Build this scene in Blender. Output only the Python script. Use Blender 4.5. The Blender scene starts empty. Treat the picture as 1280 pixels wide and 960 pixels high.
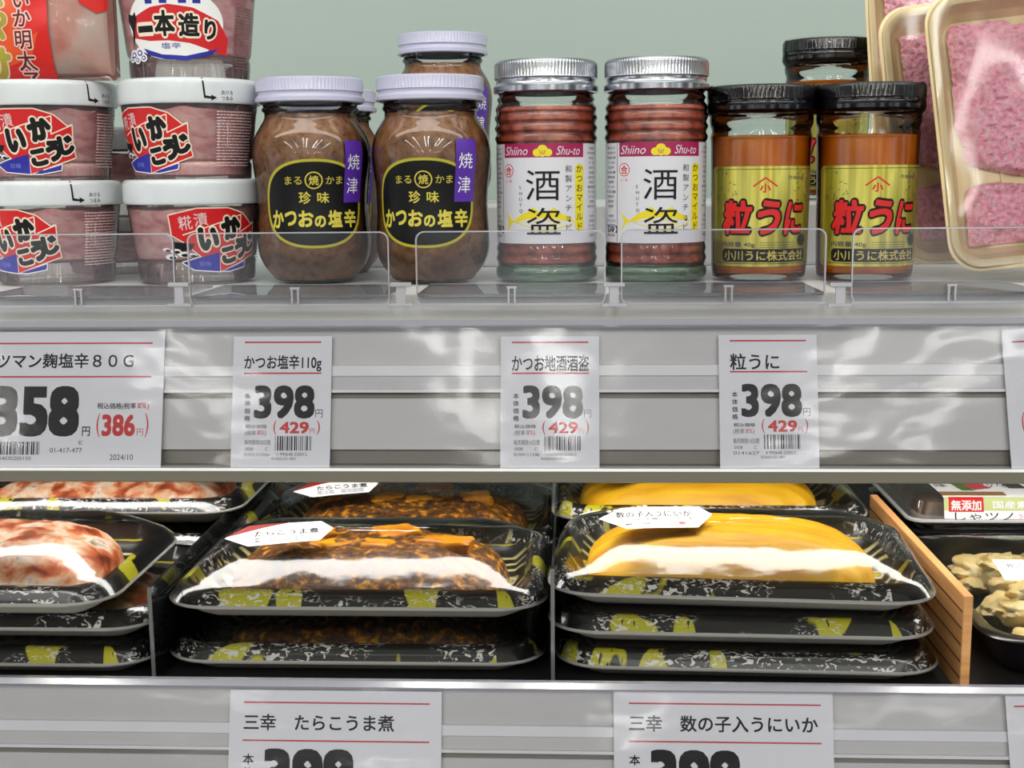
import bpy, bmesh, math, random
from mathutils import Vector, Matrix, noise

random.seed(7)
sc = bpy.context.scene
COL = sc.collection
PI = math.pi

# ------------------------------------------------------------------ camera, light, exposure
F = 1600.0                       # focal length in pixels of the 1280x960 frame
PITCH, YAW, ROLL = 9.2, 2.86, -0.55
CAM = Vector((0, 0, 1.40))
ROT = (Matrix.Rotation(math.radians(YAW), 3, 'Z') @ Matrix.Rotation(math.radians(90 - PITCH), 3, 'X')
       @ Matrix.Rotation(math.radians(ROLL), 3, 'Z'))
cd = bpy.data.cameras.new('camera')
cd.sensor_fit = 'HORIZONTAL'
cd.sensor_width = 36.0
cd.lens = F / 1280.0 * 36.0
cd.clip_start = 0.01
cam = bpy.data.objects.new('camera', cd)
COL.objects.link(cam)
cam.matrix_world = Matrix.Translation(CAM) @ ROT.to_4x4()
sc.camera = cam

sc.view_settings.view_transform = 'Standard'
sc.view_settings.look = 'None'
sc.view_settings.gamma = 1.0
sc.view_settings.use_curve_mapping = False
sc.view_settings.exposure = 0.0
sc.cycles.max_bounces = 10
sc.cycles.transparent_max_bounces = 32
sc.cycles.caustics_reflective = False
sc.cycles.caustics_refractive = False

WORLD_STRENGTH = 0.62
w = bpy.data.worlds.new('world')
sc.world = w
w.use_nodes = True
wn, wl = w.node_tree.nodes, w.node_tree.links
wn['Background'].inputs[1].default_value = WORLD_STRENGTH
# the shop round about: brighter and darker stretches of lit aisles
wtc = wn.new('ShaderNodeTexCoord')
wmp = wn.new('ShaderNodeMapping')
wmp.inputs['Scale'].default_value = (5.0, 5.0, 2.2)
wnz = wn.new('ShaderNodeTexNoise')
wnz.inputs['Scale'].default_value = 1.0
wnz.inputs['Detail'].default_value = 2.0
wrp = wn.new('ShaderNodeValToRGB')
wrp.color_ramp.elements[0].position, wrp.color_ramp.elements[0].color = 0.42, (0.16, 0.17, 0.18, 1)
wrp.color_ramp.elements[1].position, wrp.color_ramp.elements[1].color = 0.58, (1.75, 1.82, 1.88, 1)
wl.new(wtc.outputs['Generated'], wmp.inputs['Vector'])
wl.new(wmp.outputs['Vector'], wnz.inputs['Vector'])
wl.new(wnz.outputs['Fac'], wrp.inputs['Fac'])
wl.new(wrp.outputs['Color'], wn['Background'].inputs[0])


def area(name, loc, target, sx, sy, power, color=(1, 1, 1)):
    l = bpy.data.lights.new(name, 'AREA')
    l.shape = 'RECTANGLE'
    l.size, l.size_y, l.energy, l.color = sx, sy, power, color
    o = bpy.data.objects.new(name, l)
    COL.objects.link(o)
    o.location = loc
    o.rotation_euler = (Vector(target) - Vector(loc)).to_track_quat('-Z', 'Y').to_euler()
    return o


# lamp strip under the canopy of the case, a strip high at the back, rows of tubes under the shop ceiling
area('canopy_lamp', (0, 0.30, 2.02), (0, 0.66, 1.25), 2.4, 0.16, 6.5, (1.0, 0.985, 0.95))
area('shelf_lamp', (0, 0.62, 1.72), (0, 0.85, 1.40), 2.0, 0.05, 0.7, (0.93, 1.0, 0.96))
area('undershelf_lamp', (0, 0.650, 1.331), (0, 0.645, 1.10), 1.1, 0.045, 1.9, (1.0, 0.98, 0.94))
for i, xx in enumerate((-2.3, -1.3, -0.36, -0.04, 0.92, 1.26, 2.4)):
    area('ceiling_tube', (xx, -2.5, 2.74), (xx, -2.5, 0), 0.07, 2.4, 18.0, (1.0, 0.99, 0.93))
for xx in (-3.0, -1.6, 0.4, 2.6, 3.5):
    area('ceiling_tube', (xx, -9.0, 2.74), (xx, -9.0, 0), 0.16, 6.0, 70.0, (1.0, 0.99, 0.93))


def ray(px, py):
    return ROT @ Vector(((px - 640) / F, -(py - 480) / F, -1.0))


def at(px, py, Y):
    d = ray(px, py)
    return CAM + d * (Y / d.y)


def scale_at(p):
    """metres per photo pixel at point p"""
    d = -(ROT.transposed() @ (Vector(p) - CAM)).z
    return d / F


# ------------------------------------------------------------------ helpers
def lin(v):
    v /= 255.0
    return v / 12.92 if v <= 0.04045 else ((v + 0.055) / 1.055) ** 2.4


def rgb(r, g, b):
    return (lin(r), lin(g), lin(b), 1.0)


MATS = {}


def nodes_of(m):
    m.use_nodes = True
    nt = m.node_tree
    return nt, nt.nodes, nt.links


def mat(name, col, rough=0.5, metal=0.0, spec=0.5, coat=0.0, bump=None, emit=None, alpha=None, sss=0.0):
    if name in MATS:
        return MATS[name]
    m = bpy.data.materials.new(name)
    nt, N, L = nodes_of(m)
    b = N['Principled BSDF']
    b.inputs['Base Color'].default_value = rgb(*col)
    b.inputs['Roughness'].default_value = rough
    b.inputs['Metallic'].default_value = metal
    b.inputs['Specular IOR Level'].default_value = spec
    b.inputs['Coat Weight'].default_value = coat
    b.inputs['Coat Roughness'].default_value = 0.08
    if sss:
        b.inputs['Subsurface Weight'].default_value = sss
        b.inputs['Subsurface Radius'].default_value = (0.004, 0.002, 0.001)
    if bump:
        sc_, st, dist = bump
        tc = N.new('ShaderNodeTexCoord')
        nz = N.new('ShaderNodeTexNoise')
        nz.inputs['Scale'].default_value = sc_
        nz.inputs['Detail'].default_value = 4
        bp = N.new('ShaderNodeBump')
        bp.inputs['Strength'].default_value = st
        bp.inputs['Distance'].default_value = dist
        L.new(tc.outputs['Object'], nz.inputs['Vector'])
        L.new(nz.outputs['Fac'], bp.inputs['Height'])
        L.new(bp.outputs['Normal'], b.inputs['Normal'])
    MATS[name] = m
    return m


def ramp_mat(name, stops, scale=60.0, detail=5.0, rough=0.4, stretch=(1, 1, 1), bump=0.0, bdist=0.001, kind='noise',
             coat=0.0, metal=0.0, spec=0.5, distort=0.0, sss=0.0, bscale=None):
    """several colours of one stuff, mixed by a 3-D texture"""
    if name in MATS:
        return MATS[name]
    m = bpy.data.materials.new(name)
    nt, N, L = nodes_of(m)
    b = N['Principled BSDF']
    b.inputs['Roughness'].default_value = rough
    b.inputs['Coat Weight'].default_value = coat
    b.inputs['Metallic'].default_value = metal
    b.inputs['Specular IOR Level'].default_value = spec
    if sss:
        b.inputs['Subsurface Weight'].default_value = sss
        b.inputs['Subsurface Radius'].default_value = (0.004, 0.002, 0.001)
    tc = N.new('ShaderNodeTexCoord')
    mp = N.new('ShaderNodeMapping')
    mp.inputs['Scale'].default_value = stretch
    L.new(tc.outputs['Object'], mp.inputs['Vector'])
    if kind == 'voronoi':
        t = N.new('ShaderNodeTexVoronoi')
        t.inputs['Scale'].default_value = scale
        fac = t.outputs['Distance']
    else:
        t = N.new('ShaderNodeTexNoise')
        t.inputs['Scale'].default_value = scale
        t.inputs['Detail'].default_value = detail
        t.inputs['Distortion'].default_value = distort
        fac = t.outputs['Fac']
    L.new(mp.outputs['Vector'], t.inputs['Vector'])
    r = N.new('ShaderNodeValToRGB')
    el = r.color_ramp.elements
    el[0].position, el[0].color = stops[0][0], rgb(*stops[0][1])
    el[1].position, el[1].color = stops[-1][0], rgb(*stops[-1][1])
    for p, c in stops[1:-1]:
        e = el.new(p)
        e.color = rgb(*c)
    L.new(fac, r.inputs['Fac'])
    L.new(r.outputs['Color'], b.inputs['Base Color'])
    if bump:
        bfac = fac
        if bscale:
            t2 = N.new('ShaderNodeTexNoise')
            t2.inputs['Scale'].default_value = bscale
            t2.inputs['Detail'].default_value = 4
            L.new(mp.outputs['Vector'], t2.inputs['Vector'])
            bfac = t2.outputs['Fac']
        bp = N.new('ShaderNodeBump')
        bp.inputs['Strength'].default_value = bump
        bp.inputs['Distance'].default_value = bdist
        L.new(bfac, bp.inputs['Height'])
        L.new(bp.outputs['Normal'], b.inputs['Normal'])
    MATS[name] = m
    return m


def clear(name, tint=(255, 255, 255), rough=0.02, base=0.0, ior=1.45, bump=None, stretch=(1, 1, 1), milk=0.0, milkcol=(235, 238, 240)):
    """thin clear sheet: see-through with a Fresnel gloss; milk = share of diffuse white in the plastic"""
    if name in MATS:
        return MATS[name]
    m = bpy.data.materials.new(name)
    nt, N, L = nodes_of(m)
    N.remove(N['Principled BSDF'])
    out = N['Material Output']
    tr = N.new('ShaderNodeBsdfTransparent')
    tr.inputs[0].default_value = rgb(*tint)
    gl = N.new('ShaderNodeBsdfGlossy')
    gl.inputs['Roughness'].default_value = rough
    fr = N.new('ShaderNodeFresnel')
    fr.inputs['IOR'].default_value = ior
    mx = N.new('ShaderNodeMixShader')
    fac = fr.outputs[0]
    if base:
        ad = N.new('ShaderNodeMath')
        ad.operation = 'ADD'
        ad.use_clamp = True
        ad.inputs[1].default_value = base
        L.new(fac, ad.inputs[0])
        fac = ad.outputs[0]
    L.new(fac, mx.inputs[0])
    body = tr.outputs[0]
    if milk:
        df = N.new('ShaderNodeBsdfDiffuse')
        df.inputs[0].default_value = rgb(*milkcol)
        tl = N.new('ShaderNodeBsdfTranslucent')
        tl.inputs[0].default_value = rgb(*milkcol)
        m3 = N.new('ShaderNodeMixShader')
        m3.inputs[0].default_value = 0.4
        L.new(df.outputs[0], m3.inputs[1])
        L.new(tl.outputs[0], m3.inputs[2])
        m2 = N.new('ShaderNodeMixShader')
        m2.inputs[0].default_value = milk
        L.new(tr.outputs[0], m2.inputs[1])
        L.new(m3.outputs[0], m2.inputs[2])
        body = m2.outputs[0]
    L.new(body, mx.inputs[1])
    L.new(gl.outputs[0], mx.inputs[2])
    L.new(mx.outputs[0], out.inputs['Surface'])
    if bump:
        sc_, st, dist = bump
        tc = N.new('ShaderNodeTexCoord')
        mp = N.new('ShaderNodeMapping')
        mp.inputs['Scale'].default_value = stretch
        nz = N.new('ShaderNodeTexNoise')
        nz.inputs['Scale'].default_value = sc_
        nz.inputs['Detail'].default_value = 3
        bp = N.new('ShaderNodeBump')
        bp.inputs['Strength'].default_value = st
        bp.inputs['Distance'].default_value = dist
        L.new(tc.outputs['Object'], mp.inputs['Vector'])
        L.new(mp.outputs['Vector'], nz.inputs['Vector'])
        L.new(nz.outputs['Fac'], bp.inputs['Height'])
        L.new(bp.outputs['Normal'], gl.inputs['Normal'])
        L.new(bp.outputs['Normal'], fr.inputs['Normal'])
    MATS[name] = m
    return m


def obj(name, bm, mats, parent=None, smooth=True, recalc=False, angle=40):
    if recalc:
        bmesh.ops.recalc_face_normals(bm, faces=bm.faces)
    me = bpy.data.meshes.new(name)
    bm.to_mesh(me)
    bm.free()
    if not isinstance(mats, (list, tuple)):
        mats = [mats]
    for m in mats:
        me.materials.append(m)
    if smooth:
        me.polygons.foreach_set('use_smooth', [True] * len(me.polygons))
        try:
            me.set_sharp_from_angle(angle=math.radians(angle))
        except Exception:
            pass
    o = bpy.data.objects.new(name, me)
    COL.objects.link(o)
    if parent is not None:
        o.parent = parent
    return o


def tag(o, label, cat, group=None):
    o['label'] = label
    o['category'] = cat
    if group:
        o['group'] = group
    return o


def thing(name, label, cat, loc=(0, 0, 0), rotz=0.0, group=None):
    o = bpy.data.objects.new(name, None)
    o.empty_display_size = 0.01
    COL.objects.link(o)
    o.location = loc
    o.rotation_euler = (0, 0, rotz)
    return tag(o, label, cat, group)


def copy_tree(o, label, loc, rotz=0.0, parent=None):
    c = o.copy()
    COL.objects.link(c)
    if parent is not None:
        c.parent = parent
    else:
        c.location = loc
        c.rotation_euler = (0, 0, rotz)
        c['label'] = label
    for ch in list(o.children):
        copy_tree(ch, None, None, 0, c)
    return c


def struct(o):
    o['kind'] = 'structure'
    return o


def bx(bm, x0, x1, y0, y1, z0, z1, mi=0, bev=0.0):
    vs = [bm.verts.new((x, y, z)) for x in (x0, x1) for y in (y0, y1) for z in (z0, z1)]
    fs = []
    for q in ((0, 1, 3, 2), (4, 6, 7, 5), (0, 4, 5, 1), (2, 3, 7, 6), (0, 2, 6, 4), (1, 5, 7, 3)):
        f = bm.faces.new([vs[i] for i in q])
        f.material_index = mi
        fs.append(f)
    if bev:
        es = list({e for f in fs for e in f.edges})
        bmesh.ops.bevel(bm, geom=es, offset=bev, segments=2, affect='EDGES', profile=0.5)


def lathe(bm, prof, seg=72, mi=0, rib=None, close=False):
    """prof: (r, z) or (r, z, mat) from bottom to top; rib = (z0, z1, count, depth)"""
    rows = []
    for p in prof:
        r, z = p[0], p[1]
        if r < 1e-6:
            rows.append([bm.verts.new((0, 0, z))])
            continue
        row = []
        for i in range(seg):
            a = 2 * PI * i / seg
            rr_ = r
            if rib and rib[0] <= z <= rib[1]:
                rr_ = r - rib[3] * (0.5 + 0.5 * math.cos(rib[2] * a))
            row.append(bm.verts.new((rr_ * math.sin(a), -rr_ * math.cos(a), z)))
        rows.append(row)
    for k in range(len(rows) - 1):
        a, b = rows[k], rows[k + 1]
        m = prof[k][2] if len(prof[k]) > 2 else mi
        for i in range(seg):
            j = (i + 1) % seg
            if len(a) == 1 and len(b) == 1:
                break
            if len(a) == 1:
                f = bm.faces.new((a[0], b[j], b[i]))
            elif len(b) == 1:
                f = bm.faces.new((a[i], a[j], b[0]))
            else:
                f = bm.faces.new((a[i], a[j], b[j], b[i]))
            f.material_index = m
    return rows


def smooth_prof(pts, n=5):
    """Catmull-Rom through profile points"""
    out = []
    for i in range(len(pts) - 1):
        p0 = pts[max(i - 1, 0)]
        p1, p2 = pts[i], pts[i + 1]
        p3 = pts[min(i + 2, len(pts) - 1)]
        for s in range(n):
            t = s / n
            out.append(tuple(0.5 * ((2 * p1[k]) + (-p0[k] + p2[k]) * t + (2 * p0[k] - 5 * p1[k] + 4 * p2[k] - p3[k]) * t * t
                                    + (-p0[k] + 3 * p1[k] - 3 * p2[k] + p3[k]) * t ** 3) for k in (0, 1)))
    out.append(tuple(pts[-1][:2]))
    return [(max(r, 0.0), z) for r, z in out]


def radius_at(prof, z):
    for (r0, z0), (r1, z1) in zip(prof, prof[1:]):
        if z0 <= z <= z1 and z1 > z0:
            return r0 + (r1 - r0) * (z - z0) / (z1 - z0)
    return prof[-1][0]


def rr(hw, hd, r, nc=7, ns=10):
    """rounded rectangle, counter-clockwise from the front side"""
    r = min(r, hw * 0.98, hd * 0.98)
    pts = []
    corners = ((hw - r, -hd + r, -PI / 2), (hw - r, hd - r, 0), (-hw + r, hd - r, PI / 2), (-hw + r, -hd + r, PI))
    for ci, (cx, cy, a0) in enumerate(corners):
        px, py = corners[ci - 1][0:2]
        for i in range(nc + 1):
            a = a0 + PI / 2 * i / nc
            pts.append((cx + r * math.cos(a), cy + r * math.sin(a)))
        nx, ny, na = corners[(ci + 1) % 4]
        a = a0 + PI / 2
        s = (cx + r * math.cos(a), cy + r * math.sin(a))
        e = (nx + r * math.cos(na), ny + r * math.sin(na))
        for i in range(1, ns):
            t = i / ns
            pts.append((s[0] + (e[0] - s[0]) * t, s[1] + (e[1] - s[1]) * t))
    return pts


def loft(bm, loops, mats=None, cap0=True, cap1=True, uv=None):
    """loops: lists of 3-D points of one length; uv layer gets (metres round, ring number)"""
    rows = [[bm.verts.new(p) for p in lp] for lp in loops]
    n = len(rows[0])
    wide = max(rows, key=lambda rw: abs(rw[0].co.x) + abs(rw[0].co.y))
    for k in range(len(rows) - 1):
        acc = 0.0
        for i in range(n):
            j = (i + 1) % n
            f = bm.faces.new((rows[k][i], rows[k][j], rows[k + 1][j], rows[k + 1][i]))
            if mats:
                f.material_index = mats[k]
            if uv is not None:
                d = (wide[i].co - wide[j].co).length
                vals = ((acc, k), (acc + d, k), (acc + d, k + 1), (acc, k + 1))
                for lp, v in zip(f.loops, vals):
                    lp[uv].uv = v
                acc += d
    if cap0:
        f = bm.faces.new(list(reversed(rows[0])))
        f.material_index = mats[0] if mats else 0
    if cap1:
        f = bm.faces.new(rows[-1])
        f.material_index = mats[-1] if mats else 0
    return rows


# ------------------------------------------------------------------ printed artwork (flat shapes and lettering)
_txt = {}


def text_geo(body, bold=0.0):
    key = (body, round(bold, 4))
    if key in _txt:
        return _txt[key]
    cu = bpy.data.curves.new('lettering', 'FONT')
    cu.body = body
    cu.size = 1.0
    cu.resolution_u = 3
    cu.offset = bold
    o = bpy.data.objects.new('lettering', cu)
    COL.objects.link(o)
    dg = bpy.context.evaluated_depsgraph_get()
    me = bpy.data.meshes.new_from_object(o.evaluated_get(dg))
    vs = [(v.co.x, v.co.y) for v in me.vertices]
    fs = []
    for p in me.polygons:
        ids = list(p.vertices)
        ar = 0.0
        for a, b in zip(ids, ids[1:] + ids[:1]):
            ar += vs[a][0] * vs[b][1] - vs[b][0] * vs[a][1]
        if ar < 0:
            ids.reverse()
        if abs(ar) > 1e-9:
            fs.append(ids)
    bpy.data.objects.remove(o)
    bpy.data.meshes.remove(me)
    bpy.data.curves.remove(cu)
    _txt[key] = (vs, fs)
    return _txt[key]


def thick(body, bold):
    """lettering with heavier strokes: the outlines repeated round a small circle; third number lifts each repeat a hair"""
    vs, fs = text_geo(body)
    shifts = [(0.0, 0.0)]
    if bold > 0:
        rings = max(1, math.ceil(bold / 0.055))
        for k in range(1, rings + 1):
            n = 6 if bold < 0.03 else (8 if bold < 0.08 else 12)
            r = bold * k / rings
            if bold < 0.065:
                shifts += [(r * 0.72 * i, r * 0.72 * j) for i in (-1, 0, 1) for j in (-1, 0, 1) if i or j]
            else:
                shifts += [(r * math.cos(2 * PI * (i + 0.5) / n), r * math.sin(2 * PI * (i + 0.5) / n)) for i in range(n)]
    ov, of = [], []
    for q, (dx, dy) in enumerate(shifts):
        o = len(ov)
        ov += [(v[0] + dx, v[1] + dy, q * 0.02) for v in vs]
        of += [[i + o for i in f] for f in fs]
    return ov, of


class Art:
    def __init__(self):
        self.items = []          # verts, faces, material, layer

    def poly(self, pts, m, layer=1):
        ar = sum(a[0] * b[1] - b[0] * a[1] for a, b in zip(pts, pts[1:] + pts[:1]))
        pts = list(pts) if ar > 0 else list(reversed(pts))
        self.items.append((pts, [list(range(len(pts)))], m, layer))

    def rect(self, x0, y0, x1, y1, m, layer=1):
        self.poly([(x0, y0), (x1, y0), (x1, y1), (x0, y1)], m, layer)

    def rrect(self, cx, cy, hw, hh, r, m, layer=1):
        self.poly([(cx + x, cy + y) for x, y in rr(hw, hh, r, 5, 2)], m, layer)

    def ell(self, cx, cy, rx, ry, m, layer=1, n=40, p=2.0):
        pts = []
        for i in range(n):
            a = 2 * PI * i / n
            c, s = math.cos(a), math.sin(a)
            pts.append((cx + rx * math.copysign(abs(c) ** (2 / p), c), cy + ry * math.copysign(abs(s) ** (2 / p), s)))
        self.poly(pts, m, layer)

    def line(self, x0, y0, x1, y1, wd, m, layer=1):
        d = Vector((x1 - x0, y1 - y0))
        nrm = Vector((-d.y, d.x)).normalized() * wd / 2
        self.poly([(x0 - nrm.x, y0 - nrm.y), (x1 - nrm.x, y1 - nrm.y), (x1 + nrm.x, y1 + nrm.y), (x0 + nrm.x, y0 + nrm.y)], m, layer)

    def outline(self, pts, grow, m, layer=1):
        cx = sum(p[0] for p in pts) / len(pts)
        cy = sum(p[1] for p in pts) / len(pts)
        for a, b in zip(pts, pts[1:] + pts[:1]):
            self.line(a[0], a[1], b[0], b[1], grow, m, layer)
            self.ell(a[0], a[1], grow / 2, grow / 2, m, layer, 8)

    def text(self, body, x, y, wd, ht, m, layer=2, bold=0.0, rot=0.0, shear=0.0, ref=None):
        """lettering whose ink box is wd x ht, centred on (x, y); ref: box taken from this boldness"""
        vs, fs = thick(body, bold)
        g = bold if ref is None else ref
        rv = text_geo(body)[0]
        x0, x1 = min(v[0] for v in rv) - g, max(v[0] for v in rv) + g
        y0, y1 = min(v[1] for v in rv) - g, max(v[1] for v in rv) + g
        sx = wd / max(x1 - x0, 1e-6)
        sy = ht / max(y1 - y0, 1e-6)
        if wd <= 0:
            sx = sy
        c, s = math.cos(rot), math.sin(rot)
        out = []
        for vx, vy, q in vs:
            a = (vx - (x0 + x1) / 2) * sx
            b = (vy - (y0 + y1) / 2) * sy
            a += shear * b
            out.append((x + a * c - b * s, y + a * s + b * c, q))
        self.items.append((out, fs, m, layer))

    def em(self, ch, x, y, size, m, layer=2, bold=0.0, sx=1.0, rot=0.0):
        """one character by its em square, centred on (x, y)"""
        vs, fs = thick(ch, bold)
        c, s = math.cos(rot), math.sin(rot)
        out = []
        for vx, vy, q in vs:
            a, b = (vx - 0.5) * size * sx, (vy - 0.38) * size
            out.append((x + a * c - b * s, y + a * s + b * c, q))
        self.items.append((out, fs, m, layer))

    def vert(self, body, x, y_top, step, size, m, layer=2, bold=0.0, sx=1.0):
        for i, ch in enumerate(body):
            if ch == 'ー':
                self.em(ch, x, y_top - step * i, size, m, layer, bold, sx, -PI / 2)
            else:
                self.em(ch, x, y_top - step * i, size, m, layer, bold, sx)

    def build(self, name, mapfn, parent=None, cutx=0, cuty=0):
        mats, idx = [], {}
        bm = bmesh.new()
        lay = bm.faces.layers.int.new('lay')
        for vs, fs, m, layer in self.items:
            if m.name not in idx:
                idx[m.name] = len(mats)
                mats.append(m)
            bv = [bm.verts.new((v[0], v[1], layer + (v[2] if len(v) > 2 else 0))) for v in vs]
            for f in fs:
                try:
                    nf = bm.faces.new([bv[i] for i in f])
                    nf.material_index = idx[m.name]
                except ValueError:
                    pass
        loose = [v for v in bm.verts if not v.link_faces]
        bmesh.ops.delete(bm, geom=loose, context='VERTS')
        for axis, step in ((0, cutx), (1, cuty)):
            if not step:
                continue
            lo = min(v.co[axis] for v in bm.verts)
            hi = max(v.co[axis] for v in bm.verts)
            t = math.floor(lo / step) * step + step
            no = Vector((1, 0, 0)) if axis == 0 else Vector((0, 1, 0))
            while t < hi - 1e-6:
                bmesh.ops.bisect_plane(bm, geom=bm.verts[:] + bm.edges[:] + bm.faces[:], dist=1e-5, plane_co=no * t, plane_no=no)
                t += step
        for v in bm.verts:
            v.co = mapfn(v.co.x, v.co.y, v.co.z)
        return obj(name, bm, mats, parent, smooth=False)


LAYER = 0.00005


def wrap(prof, k, lift=0.00025):
    """map artwork in pixels onto a lathe whose profile is in pixels; x runs round the front"""
    def f(x, y, l):
        r = radius_at(prof, y)
        a = x / max(radius_at(prof, (prof[0][1] + prof[-1][1]) / 2), 1e-6) if False else x / wrap.R
        rad = r * k + lift + l * LAYER
        return Vector((rad * math.sin(a), -rad * math.cos(a), y * k))
    return f


def arc(off, R):
    """flat position on the label of a point seen off pixels from the jar's axis"""
    return R * math.asin(max(-0.999, min(0.999, off / R)))


# inks and shared materials
K_INK = mat('black_ink', (10, 10, 12), 0.5, spec=0.3)
W_INK = mat('white_ink', (236, 236, 236), 0.45)
R_INK = mat('red_ink', (205, 24, 22), 0.45)
CARD = mat('card_white', (236, 237, 241), 0.6)
RED_LINE = mat('card_red_line', (205, 60, 70), 0.6)
GREY_INK = mat('grey_ink', (70, 70, 74), 0.6)
GLASS = clear('jar_glass', (252, 254, 253), 0.03, 0.0, 1.5)
PLASTIC = clear('tub_plastic', (253, 251, 251), 0.06, 0.0, 1.40, milk=0.12, milkcol=(244, 214, 216))
ACRYLIC = clear('acrylic', (250, 250, 252), 0.02, 0.0, 1.42, milk=0.015)
EDGE = clear('acrylic_edge', (235, 235, 240), 0.1, 0.15, 1.45, milk=0.7, milkcol=(240, 238, 246))
FILM = clear('cling_film', (252, 252, 252), 0.11, 0.03, 1.5, bump=(38, 0.22, 0.002))
WRINKLE = clear('wrinkled_film', (253, 253, 253), 0.04, 0.0, 1.16, bump=(160, 0.4, 0.002), stretch=(1, 1, 0.5))

# ------------------------------------------------------------------ the setting
bm = bmesh.new()
bx(bm, -1.2, 1.2, 1.02, 1.05, 0.0, 2.2)
struct(obj('wall_back', bm, mat('case_back_panel', (160, 173, 166), 0.5, bump=(6, 0.05, 0.01)), smooth=False))
bm = bmesh.new()
bx(bm, -6, 6, -13, 1.6, -0.05, 0.0)
struct(obj('floor', bm, ramp_mat('shop_floor', [(0.3, (150, 148, 142)), (0.7, (170, 168, 160))], 4, 3, 0.3), smooth=False))
bm = bmesh.new()
bx(bm, -6, 6, -13, 1.6, 2.8, 2.85)
struct(obj('ceiling', bm, mat('shop_ceiling', (225, 225, 222), 0.8), smooth=False))

# ------------------------------------------------------------------ the two shelves with their price rails
Z_UP = at(640, 356, 0.635).z       # top of the upper board
Z_LO = 1.160 + 0.0004              # top of the lower board
BOARD = mat('white_shelf_steel', (228, 228, 225), 0.35)
RAILB = mat('price_rail_back', (196, 195, 193), 0.35)
RAILR = mat('price_rail_lit', (228, 228, 230), 0.3)  # same rail, lighter: highlights along the ridges put into the colour
RAILD = mat('price_rail_shaded', (120, 116, 104), 0.5)  # same rail, darker: shade of grooves and underside put into the colour
COVER = clear('rail_cover', (250, 250, 252), 0.09, 0.0, 1.27, bump=(4, 0.08, 0.02), stretch=(2.6, 1, 6))
LIP = clear('rail_lip', (225, 225, 235), 0.12, 0.12, 1.45, milk=0.55, milkcol=(225, 225, 240))


class Rail:
    """a price rail: plane from its top front point, leaning so that its foot is nearer"""

    def __init__(self, py, Y, height, tilt):
        self.top = at(640, py, Y)
        self.t = math.radians(tilt)
        self.h = height
        self.down = Vector((0, -math.sin(self.t), -math.cos(self.t)))
        self.out = Vector((0, -math.cos(self.t), math.sin(self.t)))

    def p(self, s, n):
        return self.top + self.down * s + self.out * n

    def hit(self, px, py, n=0.0):
        d = ray(px, py)
        o = self.p(0, n)
        return CAM + d * ((o - CAM).dot(self.out) / d.dot(self.out))


def extrude_x(bm, pts, x0, x1, mats):
    n = len(pts)
    a = [bm.verts.new((x0, p.y, p.z)) for p in pts]
    b = [bm.verts.new((x1, p.y, p.z)) for p in pts]
    for i in range(n):
        j = (i + 1) % n
        f = bm.faces.new((a[i], b[i], b[j], a[j]))
        f.material_index = mats[i]
    bm.faces.new(list(reversed(a)))
    bm.faces.new(b)


def shelf(name, label, rlabel, rail, zt, y_front, y_back):
    t = thing(name, label, 'shelf', (0, 0, 0))
    X0, X1 = -0.55, 0.55
    b = bmesh.new()
    bx(b, X0, X1, y_front, y_back, zt - 0.012, zt)
    bx(b, X0, X1, y_front, y_front + 0.012, zt - 0.052, zt - 0.012)
    obj('shelf_board', b, BOARD, t, smooth=False)
    if y_front < 0.575:  # thin dark sheet added on the lower board, so its gaps look black
        b = bmesh.new()
        bx(b, X0, X1, y_front + 0.002, y_back - 0.002, zt - 0.0003, zt + 0.0003)
        m_ = obj('shelf_dark_sheet', b, mat('dark_sheet_colour', (34, 33, 34), 0.6), t, smooth=False)
        m_['label'] = 'thin dark sheet added over the shelf board'
    t = thing('price_rail', rlabel, 'price rail', (0, 0, 0))
    h = rail.h
    prof = [(0, 0.0005, 0), (0.016, 0.0005, 1), (0.0165, 0.0018, 1), (0.021, 0.0018, 1), (0.0215, 0.001, 0), (0.0268, 0.001, 1),
            (0.0272, 0.0022, 1), (0.0285, 0.0022, 2), (0.029, -0.0006, 2), (0.0308, -0.0006, 0), (0.031, 0.0004, 0),
            (h - 0.007, 0.0004, 2), (h - 0.0065, -0.0015, 2), (h - 0.001, -0.0015, 2), (h, 0.0, 3), (h + 0.0015, 0.0052, 3),
            (h + 0.0027, 0.0052, 2), (h + 0.0072, 0.0030, 2), (h + 0.0072, -0.006, 0), (0.002, -0.006, 0)]
    b = bmesh.new()
    extrude_x(b, [rail.p(s, n) for s, n, _ in prof], X0, X1, [m for _, _, m in prof])
    obj('back_strip', b, [RAILB, RAILR, RAILD, RAILR], t, smooth=False, recalc=True)
    b = bmesh.new()
    c = [(-0.0005, 0.0056), (h + 0.0002, 0.0056), (h + 0.0002, 0.0049), (-0.0005, 0.0049)]
    extrude_x(b, [rail.p(s, n) for s, n in c], X0, X1, [0] * 4)
    obj('rail_cover', b, COVER, t, smooth=False, recalc=True)
    b = bmesh.new()
    c = [(-0.0032, 0.006), (-0.0005, 0.0066), (0.0003, 0.0058), (-0.0005, -0.004), (-0.0025, -0.0055), (-0.0036, 0.0)]
    extrude_x(b, [rail.p(s, n) for s, n in c], X0, X1, [0] * 6)
    obj('rail_lip', b, LIP, t, smooth=False, recalc=True)
    return t


RU = Rail(411, 0.562, 0.0605, 15.5)
RL = Rail(860, 0.548, 0.0605, 15.5)
shelf('display_shelf', 'white shelf board carrying the jars, tubs and pink trays', 'price rail with clear cover along the front of the jar shelf', RU, Z_UP, 0.580, 1.02)
shelf('display_shelf', 'white shelf board carrying the black food trays', 'price rail with clear cover in front of the food trays, cut by the photo bottom', RL, Z_LO, 0.566, 1.02)


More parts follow.
